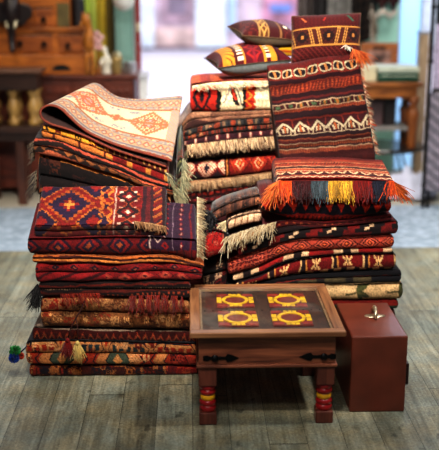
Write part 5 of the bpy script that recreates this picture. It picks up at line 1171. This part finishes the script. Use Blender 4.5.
# little stand with jugs seen over the cream rug
YJ = 6.2; zj = at_y(140, 112, YJ)[2]; c = at_y(143, 112, YJ)
st = thing('pedestal_stand', 'slim dark stand behind the cream rug carrying small jugs', 'stand', (c[0], YJ, 0))
MB().lathe((c[0], YJ, 0), [(.16, 0), (.16, .03), (.04, .07), (.03, .4), (.045, .5), (.03, .6), (.03, zj-.06), (.12, zj-.025)], 20).build('column', W_DK, st, smooth=True); MB().lathe((c[0], YJ, zj-.025), [(.15, 0), (.155, .012), (.15, .025)], 28).build('top', W_DK, st, smooth=True)
def jug(px, w, top, mat, name, label, spout=True):
    c = at_y(px, 110, YJ); S_ = 6.3/943; r = w/2*S_; h = (112-top)*S_; t = thing(name, label, 'jug', (c[0], YJ, zj))
    MB().lathe((c[0], YJ, zj), [(r*.6, 0), (r*.95, h*.25), (r, h*.45), (r*.7, h*.7), (r*.45, h*.82), (r*.6, h), (r*.45, h)], 18).build('body', mat, t, smooth=True)
    MB().tube([(c[0]+r*.5, YJ, zj+h*.9), (c[0]+r*1.25, YJ, zj+h*.75), (c[0]+r*1.2, YJ, zj+h*.45), (c[0]+r*.9, YJ, zj+h*.35)], r*.13, 8).build('handle', mat, t, smooth=True)
jug(128, 9, 99, plain('green_black_glaze', (.10, .13, .12), .3), 'dark_jug', 'small dark green jug behind the cream rug'); jug(138, 8, 101, plain('black_metal', (.08, .08, .09), .3, .5), 'dark_jug', 'little black jug beside the white one'); jug(147, 7, 97, plain('white_china', (.82, .83, .85), .25), 'white_jug', 'small white jug with dark neighbour behind the cream rug')

# ================================================================== BACKGROUND, RIGHT SIDE
YK = 7.6
W_CON = wood('warm_console_wood', (.40, .21, .08), (.66, .40, .17), (4, 20, 20))
zk1 = at_y(395, 85, YK)[2]; zk0 = at_y(395, 98, YK)[2]; zsh = at_y(395, 129, YK)[2]; zdisc = at_y(395, 149, YK)[2]
kx0, kx1 = at_y(338, 90, YK)[0], at_y(421, 90, YK)[0]
con = thing('console_table', 'warm brown console table with turned legs holding the green boxes', 'table', ((kx0+kx1)/2, YK+.2, zdisc))
MB().box(kx0-.02, kx1+.01, YK-.03, YK+.42, zk1-.012, zk1+.02).build('top', W_CON, con, bevel=.006); MB().box(kx0+.02, kx1-.03, YK, YK+.38, zk0, zk1-.012).build('apron', W_CON, con, bevel=.004)
MB().box(kx0+.04, kx1-.05, YK+.03, YK+.36, zsh-.02, zsh+.012).build('shelf', plain('grey_shelf', (.52, .50, .48), .5), con, bevel=.004)
for px in (344, 413.5):
    for yy in (YK+.045, YK+.33):
        c = at_y(px, 100, YK+.045); H_ = zk0-zdisc; prof = [(r*.046, h*H_) for r, h in ((.75, 0), (.8, .03), (.85, .3), (.95, .55), (1.1, .68), (.95, .74), (.6, .78), (.9, .82), (.6, .86), (1, .9), (1.05, 1))]
        MB().lathe((c[0], yy, zdisc), prof, 18).build('leg', wood('console_leg', (.36, .17, .06), (.60, .34, .13), (20, 20, 4)), con, smooth=True)
c = at_y(384, 149, YK+.1); rx = .37
disc = thing('low_round_table', 'dark oval low table with thin metal legs under the console', 'table', (c[0], YK+.2, 0))
MB().lathe((c[0], YK+.2, zdisc-.03), [(rx*.97, 0), (rx, .01), (rx, .022), (rx*.98, .03)], 40, 1, .78).build('top', plain('dark_table_top', (.20, .17, .15), .3, coat=.3), disc, smooth=False)
for k in range(4):
    a = math.pi/4+k*math.pi/2; MB().tube([(c[0]+rx*.55*math.cos(a), YK+.2+rx*.4*math.sin(a), zdisc-.03), (c[0]+rx*.9*math.cos(a), YK+.2+rx*.66*math.sin(a), 0)], .009, 8).build('leg', M_IRON, disc, smooth=True)
M_GRN = plain('dark_green_cover', (.07, .26, .19), .45, var=.12); M_PAGE = plain('pale_pages', (.78, .80, .72), .7, var=.06)
def flatbox(name, label, cat, pxa, pxb, pya, pyb, Y, d, lidm, z0=None, spine=None):
    a = at_y(pxa, pyb, Y); b_ = at_y(pxb, pya, Y); z0 = a[2] if z0 is None else z0; z1 = b_[2]; t = thing(name, label, cat, ((a[0]+b_[0])/2, Y+d/2, z0)); h = z1-z0
    MB().box(a[0]+.012, b_[0]-.012, Y+.014, Y+d-.004, z0+h*.14, z1-h*.14).build('pages', M_PAGE, t); MB().box(a[0], b_[0], Y+.004, Y+d, z0, z0+h*.14).build('bottom_cover', M_GRN, t, bevel=.003); MB().box(a[0], b_[0], Y+.004, Y+d, z1-h*.14, z1).build('top_cover', lidm, t, bevel=.003)
    MB().box(a[0], b_[0], Y-.004, Y+.012, z0+.001, z1-.001).build('spine', spine or M_GRN, t, bevel=.004)
    MB().box(a[0]+.02, b_[0]-.02, Y-.006, Y-.003, z1-h*.4, z1-h*.3).build('spine_band', M_PAGE, t)
    return t, z1
zc_ = zk1+.021
t, z1 = flatbox('green_book', 'large green book lying on the console table, lower one', 'book', 377.5, 419, 72.5, 82, YK+.04, .28, M_GRN, zc_)
t, z2 = flatbox('green_book', 'pale topped green book on top of the other green book', 'book', 378, 419.5, 67, 72.5, YK+.05, .26, M_PAGE, z1+.001, M_PAGE)
MB().box(at_y(379, 66, YK+.05)[0], at_y(418, 66, YK+.05)[0], YK+.055, YK+.3, z2, z2+.006).build('pale_wrapper', plain('pale_paper', (.82, .86, .84), .6, var=.04), t, loc=None)
cbx = thing('cream_box', 'small cream box on the console table beside the green books', 'box', (at_y(370, 80, YK+.08)[0], YK+.15, zc_))
MB().box(at_y(361, 80, YK+.08)[0], at_y(376.5, 80, YK+.08)[0], YK+.08, YK+.22, zc_, at_y(370, 67.5, YK+.08)[2]).build('body', plain('cream_card', (.84, .80, .66), .6, var=.05), cbx, bevel=.006); MB().box(at_y(360.5, 80, YK+.08)[0], at_y(377, 80, YK+.08)[0], YK+.075, YK+.225, at_y(370, 69, YK+.08)[2], at_y(370, 65.5, YK+.08)[2]).build('lid', plain('cream_lid', (.88, .85, .74), .6, var=.05), cbx, bevel=.004)
# framed picture standing at the back of the console
YP = YK+.345
pf = thing('picture_frame', 'wooden framed picture standing on the console behind the green books', 'picture', (at_y(379, 68, YP)[0], YP+.02, zc_))
fa, fb = at_y(360, 70, YP)[0], at_y(397.5, 70, YP)[0]; fz1 = at_y(380, 43, YP)[2]; fz0 = zc_; w_ = .06
mb = MB(); mb.box(fa, fb, YP, YP+.03, fz0, fz0+w_+.06); mb.box(fa, fb, YP, YP+.03, fz1-w_, fz1); mb.box(fa, fa+w_, YP, YP+.03, fz0+w_, fz1-w_); mb.box(fb-w_, fb, YP, YP+.03, fz0+w_, fz1-w_); mb.build('frame', wood('orange_frame', (.48, .26, .13), (.66, .40, .22), (4, 20, 20)), pf, bevel=.004)
m, nt, b = new_mat('blurred_old_print'); L = nt.links; tc = N(nt, 'ShaderNodeTexCoord'); n = N(nt, 'ShaderNodeTexNoise', Scale=9.0, Detail=3.0); L.new(tc.outputs['Object'], n.inputs['Vector']); r = N(nt, 'ShaderNodeValToRGB'); e = r.color_ramp.elements; e[0].position = .4; e[0].color = rgba((.2, .13, .11)); e[1].position = .62; e[1].color = rgba((.72, .54, .48)); L.new(n.outputs['Fac'], r.inputs['Fac']); L.new(r.outputs['Color'], b.inputs['Base Color'])
MB().box(fa+w_, fb-w_, YP+.008, YP+.022, fz0+w_, fz1-w_).build('print', m, pf)
o = bx(MB(), 373, 386, 46.5, 49.5, YP-.005, .006).build('carving', W_DK, pf)
# dark frame and bundle under the console
for (pa, pb, ya, yb, c_, nm, lb, ct_) in ((370, 383, 98, 128, (.30, .22, .22), 'wooden_box', 'dim brown box on the shelf of the console table', 'box'), (385, 396, 97, 128, (.11, .08, .08), 'dark_case', 'tall black case on the shelf of the console table', 'case')):
    x0, x1 = at_y(pa, 110, YK+.12)[0], at_y(pb, 110, YK+.12)[0]; t = thing(nm, lb, ct_, ((x0+x1)/2, YK+.2, zsh+.012)); 
    MB().box(x0, x1, YK+.12, YK+.32, zsh+.013, zk0-.05).build('body', plain(nm, c_, .6, var=.3, scale=6), t, bevel=.006); MB().box(x0-.004, x1+.004, YK+.115, YK+.325, zk0-.05, zk0-.02).build('lid', plain(nm+'_lid', np.array(c_)*.8, .6), t, bevel=.004)
# hanging textiles on the back wall
def hemtri(n, d): return lambda u: d*np.abs(np.sin(u*n*math.pi))
def P_hang(c1, c2, cell): 
    def f(U, V):
        im = canvas(U, c1); k = (fr(U*4)-.5)*2; j = (fr(V*14)-.5)*2; im[(np.abs(k)+np.abs(j) < .8) & (U < .8)] = c2; im[(np.abs(k)+np.abs(j) < .4)] = c1; return im
    return f
h1 = curtain('wall_hanging', 'long black woven wall hanging with pale diamonds and tasselled edge', 'textile', 349, 376, 8.3, at_y(360, 42, 8.3)[2], 2.3, YARN, P_hang((.07, .06, .06), (.22, .17, .14), 1), 1.5, .02, lambda u: .16*u*0+.12*(u-.5), 5)
fringe('fringe', [at_y(371.5, y, 8.27) for y in (4, 20, 40)], (.25, -.1, -1), .10, .1, [(.8, .76, .7), (.5, .42, .36)], h1, n=90, jit=.2, w=.006, seed=80)
h2 = curtain('wall_hanging', 'short dark red wall hanging with white tasselled scalloped hem', 'textile', 369, 398, 8.36, at_y(385, 9, 8.36)[2], 2.3, YARN, P_hang((.22, .08, .09), (.3, .26, .24), 1), 2, .02, lambda u: .10*np.abs(np.sin(u*2.5*math.pi))-.04, 6)
fringe('fringe', [at_y(x, y, 8.32) for x, y in ((370, 8), (376, 14), (383, 8), (390, 13), (397, 9))], (0, -.1, -1), .045, 0, [(.85, .82, .78), (.8, .76, .7)], h2, n=150, jit=.2, w=.006, seed=81)
for (pa, pb, zb_, c_, Y_, lb) in ((296, 314, .9, (.40, .36, .35), 8.2, 'grey brown cloth hanging behind the maroon cushion'), (312, 327, .9, (.13, .11, .11), 8.1, 'black cloth hanging in the middle behind the maroon cushion'), (325, 350, .8, (.50, .49, .47), 8.25, 'pale grey cloth hanging beside the black wall hanging')):
    curtain('hanging_cloth', lb, 'textile', pa, pb, Y_, zb_, 2.3, YARN, (lambda c_: (lambda U, V: shade_noise(canvas(U, c_), U, V, .3, .2)))(c_), 2.5, .03, seed=int(pa))
m, nt, b = new_mat('frosted_pane'); L = nt.links; tl_ = N(nt, 'ShaderNodeBsdfTranslucent'); tl_.inputs['Color'].default_value = rgba((.80, .90, .98)); df = N(nt, 'ShaderNodeBsdfGlossy', Roughness=.35); mx = N(nt, 'ShaderNodeMixShader'); mx.inputs[0].default_value = .08; L.new(tl_.outputs[0], mx.inputs[1]); L.new(df.outputs[0], mx.inputs[2]); L.new(mx.outputs[0], nt.nodes['Material Output'].inputs['Surface'])
wn_ = tag(MB().box(at_y(397.6, 60, 8.5)[0], at_y(420.5, 60, 8.5)[0], 8.54, 8.55, 0.0, 2.9).build('window_1', m), kind='structure')
for a_, b__ in ((397.0, 399.2), (419.5, 421.5)): MB().box(at_y(a_, 60, 8.5)[0], at_y(b__, 60, 8.5)[0], 8.52, 8.57, 0, 2.9).build('window_frame', plain('pale_frame', (.72, .78, .84), .5, var=.03), wn_)
# posts at the bright opening and the dark rack at the edge
bp_ = thing('wooden_post', 'pale beige wooden post beside the bright side opening', 'post', at_y(423, 60, 8.2)*np.array([1, 1, 0])); MB().box(at_y(419, 60, 8.2)[0], at_y(428.5, 60, 8.2)[0], 8.2, 8.3, 0, at_y(420, 34, 8.2)[2]).build('shaft', wood('beige_post', (.60, .50, .40), (.76, .66, .54), (20, 20, 3)), bp_, bevel=.006); MB().box(at_y(418.6, 60, 8.2)[0], at_y(429, 60, 8.2)[0], 8.19, 8.31, at_y(420, 34, 8.2)[2], at_y(420, 31.5, 8.2)[2]).build('cap', plain('grey_cap', (.55, .56, .6), .5), bp_, bevel=.004)
YRk = 7.0
rk = thing('metal_rack', 'tall dark metal rack with two uprights at the edge', 'rack', at_y(432, 100, YRk)*np.array([1, 1, 0]))
for a, b_ in ((428.5, 431.6), (433.4, 436.2)): MB().box(at_y(a, 80, YRk)[0], at_y(b_, 80, YRk)[0], YRk, YRk+.03, 0, 2.3).build('upright', M_IRON, rk, bevel=.003)
x0 = at_y(428.5, 80, YRk)[0]; x1 = at_y(470, 80, YRk)[0]
for py in (7, 62, 120, 186): z = at_y(432, py, YRk)[2]; MB().box(x0, x1, YRk+.03, YRk+.05, z-.012, z+.012).build('rail', M_IRON, rk, bevel=.002)
MB().box(x1, x1+.025, YRk, YRk+.03, 0, 2.3).build('upright', M_IRON, rk)
curtain('hanging_cloth', 'lilac white cloth hung on the dark rack', 'textile', 435.5, 462, YRk-.06, at_y(437, 88, YRk)[2], at_y(437, 24, YRk)[2], YARN, lambda U, V: shade_noise(canvas(U, (.70, .66, .74)), U, V, .2, .2), 2, .02, seed=9)
curtain('hanging_cloth', 'grey lilac patterned cloth hanging low on the dark rack', 'textile', 434.5, 462, YRk-.05, at_y(437, 190, YRk)[2], at_y(437, 92, YRk)[2], YARN, lambda U, V: shade_noise(put(canvas(U, (.46, .44, .48)), np.abs(fr(V*9+U*2)-.5) < .12, (.66, .62, .66)), U, V, .2, .2), 2, .02, seed=10)
# crumpled white cloth on the floor under the low table
c = at_z(402, 196, 0); n = 70; g = np.linspace(-1, 1, n); A, B = np.meshgrid(g, g, indexing='ij'); R = np.sqrt(A**2+B**2); ang = np.arctan2(B, A)
hh = np.clip(1-R**2, 0, 1)**.6*(.17+.04*np.sin(A*7+B*3)+.035*np.sin(B*11-A*4)+.02*np.sin(A*17))
P = np.stack([c[0]+A*.30*(1+.1*np.sin(ang*5)), c[1]-.04+B*.20*(1+.1*np.sin(ang*4)), np.maximum(hh, 0)+.006], -1).reshape(-1, 3); i0 = np.arange(n-1)[:, None]*n+np.arange(n-1)[None, :]
keep = (R.ravel() <= 1.0); Q = np.stack([i0, i0+1, i0+n+1, i0+n], -1).reshape(-1, 4); Q = Q[keep[Q].all(1)]
tag(mk('white_cloth', P, Q, plain('white_cotton', (.80, .80, .86), .8, var=.05)), 'crumpled white cloth heaped on the floor under the low table', 'cloth')

# ================================================================== STREET OUTSIDE
tag(MB().box(-30, 30, 8.9, 40, -.05, 0).build('ground', plain('street_paving', (.74, .73, .79), .7, var=.04, scale=1), loc=np.array([0, 0, 0])), kind='structure')
YF = 24.0
fac = thing('shop_facade', 'sunlit pinkish shop front across the street', 'building', (0, YF+.5, 0))
MB().box(-9, 12, YF, YF+1, 0, 5).build('facade_wall', plain('pink_white_render', (.74, .67, .73), .8, var=.22, scale=2.2), fac)
M_PW = plain('white_column', (.82, .86, .93), .6, var=.12, scale=2.5); M_PN = plain('mauve_panel', (.62, .52, .58), .5, var=.22, scale=3); M_BL = plain('pale_blue_panel', (.66, .76, .88), .4, var=.15, scale=3); M_PK = plain('pink_panel', (.70, .50, .60), .5, var=.3, scale=2.5)
def fpanel(nm, a, b_, y0, y1, mt, d=.06): bx(MB(), a, b_, y0, y1, YF-d, d).build(nm, mt, fac)
fpanel('window', 160, 192, -12, 22, M_PN); fpanel('window', 168, 186, -12, 14, plain('dim_glass', (.54, .48, .56), .3, var=.2, scale=1.0), .09); fpanel('column', 141, 153, -20, 47, M_PW, .3); fpanel('column', 196, 226, -20, 47, M_PW, .3); fpanel('plinth', 153, 196, 28, 46, plain('pale_brick', (.74, .64, .63), .8, var=.2, scale=3), .12)
fpanel('window', 262, 300, -16, 24, M_PK); fpanel('window', 228, 236, -20, 30, M_BL); fpanel('sign_panel', 270, 292, 4, 12, plain('blue_panel', (.42, .52, .78), .5), .1); fpanel('column', 396, 440, -20, 47, M_PW, .3)

# ================================================================== LIGHT
def area(name, loc, target, size, power, col=(1, 1, 1), size_y=None):
    l = bpy.data.lights.new(name, 'AREA'); l.energy = power; l.color = col; l.size = size
    if size_y: l.shape = 'RECTANGLE'; l.size_y = size_y
    o = bpy.data.objects.new(name, l); COL.objects.link(o); o.location = loc
    o.rotation_euler = (Vector(target)-Vector(loc)).to_track_quat('-Z', 'Y').to_euler(); return o
w = bpy.data.worlds.new('world'); scene.world = w; w.use_nodes = True; bg = w.node_tree.nodes['Background']; bg.inputs['Color'].default_value = (.72, .80, .95, 1); bg.inputs['Strength'].default_value = WORLD
area('key_lamp', (1.95, 3.1, 3.9), (0, 4.0, .3), .22, KEY, (1.0, .97, .92))
area('door_light', (.4, 7.9, 3.4), (.1, 4.2, .6), 2.2, DOOR, (.9, .95, 1.0), 1.0)
area('front_fill', (.35, .9, 3.4), (.35, 3.5, .1), .4, FILL, (1.0, .95, .88))  # added frontal fill for floor, table and case, no actual fixture
fl_ = area('pile_fill', (-.2, 1.9, 3.2), (.12, 4.45, 1.2), .5, PILEL, (1.0, .96, .89)); fl_.data.spread = math.radians(58)  # added narrow fill that brightens the upper pile fronts
area('back_room_fill', (-1.6, 5.6, 3.3), (-1.3, 7.6, .8), .9, BACKL, (1.0, .88, .68))  # added warm fill to lift the left background furniture
area('back_room_fill', (1.7, 6.0, 3.3), (1.4, 7.9, .6), .9, BACKR, (1.0, .95, .9))  # added fill brightening the right background, not a room fixture
area('window_fill', (at_y(409, 30, 9.5)[0], 9.6, 2.3), (at_y(409, 30, 8.5)[0], 8.5, 1.3), .8, 26, (.85, .93, 1.0))  # extra light added outside to brighten the frosted pane
area('street_daylight', (.5, 15, 9), (.5, 19, 0), 12, STREET, (.97, .98, 1.0), 9)  # added area light standing in for daylight over the street
scene.view_settings.view_transform = 'Standard'; scene.view_settings.look = 'Medium High Contrast'; scene.view_settings.exposure = 0; scene.view_settings.gamma = 1
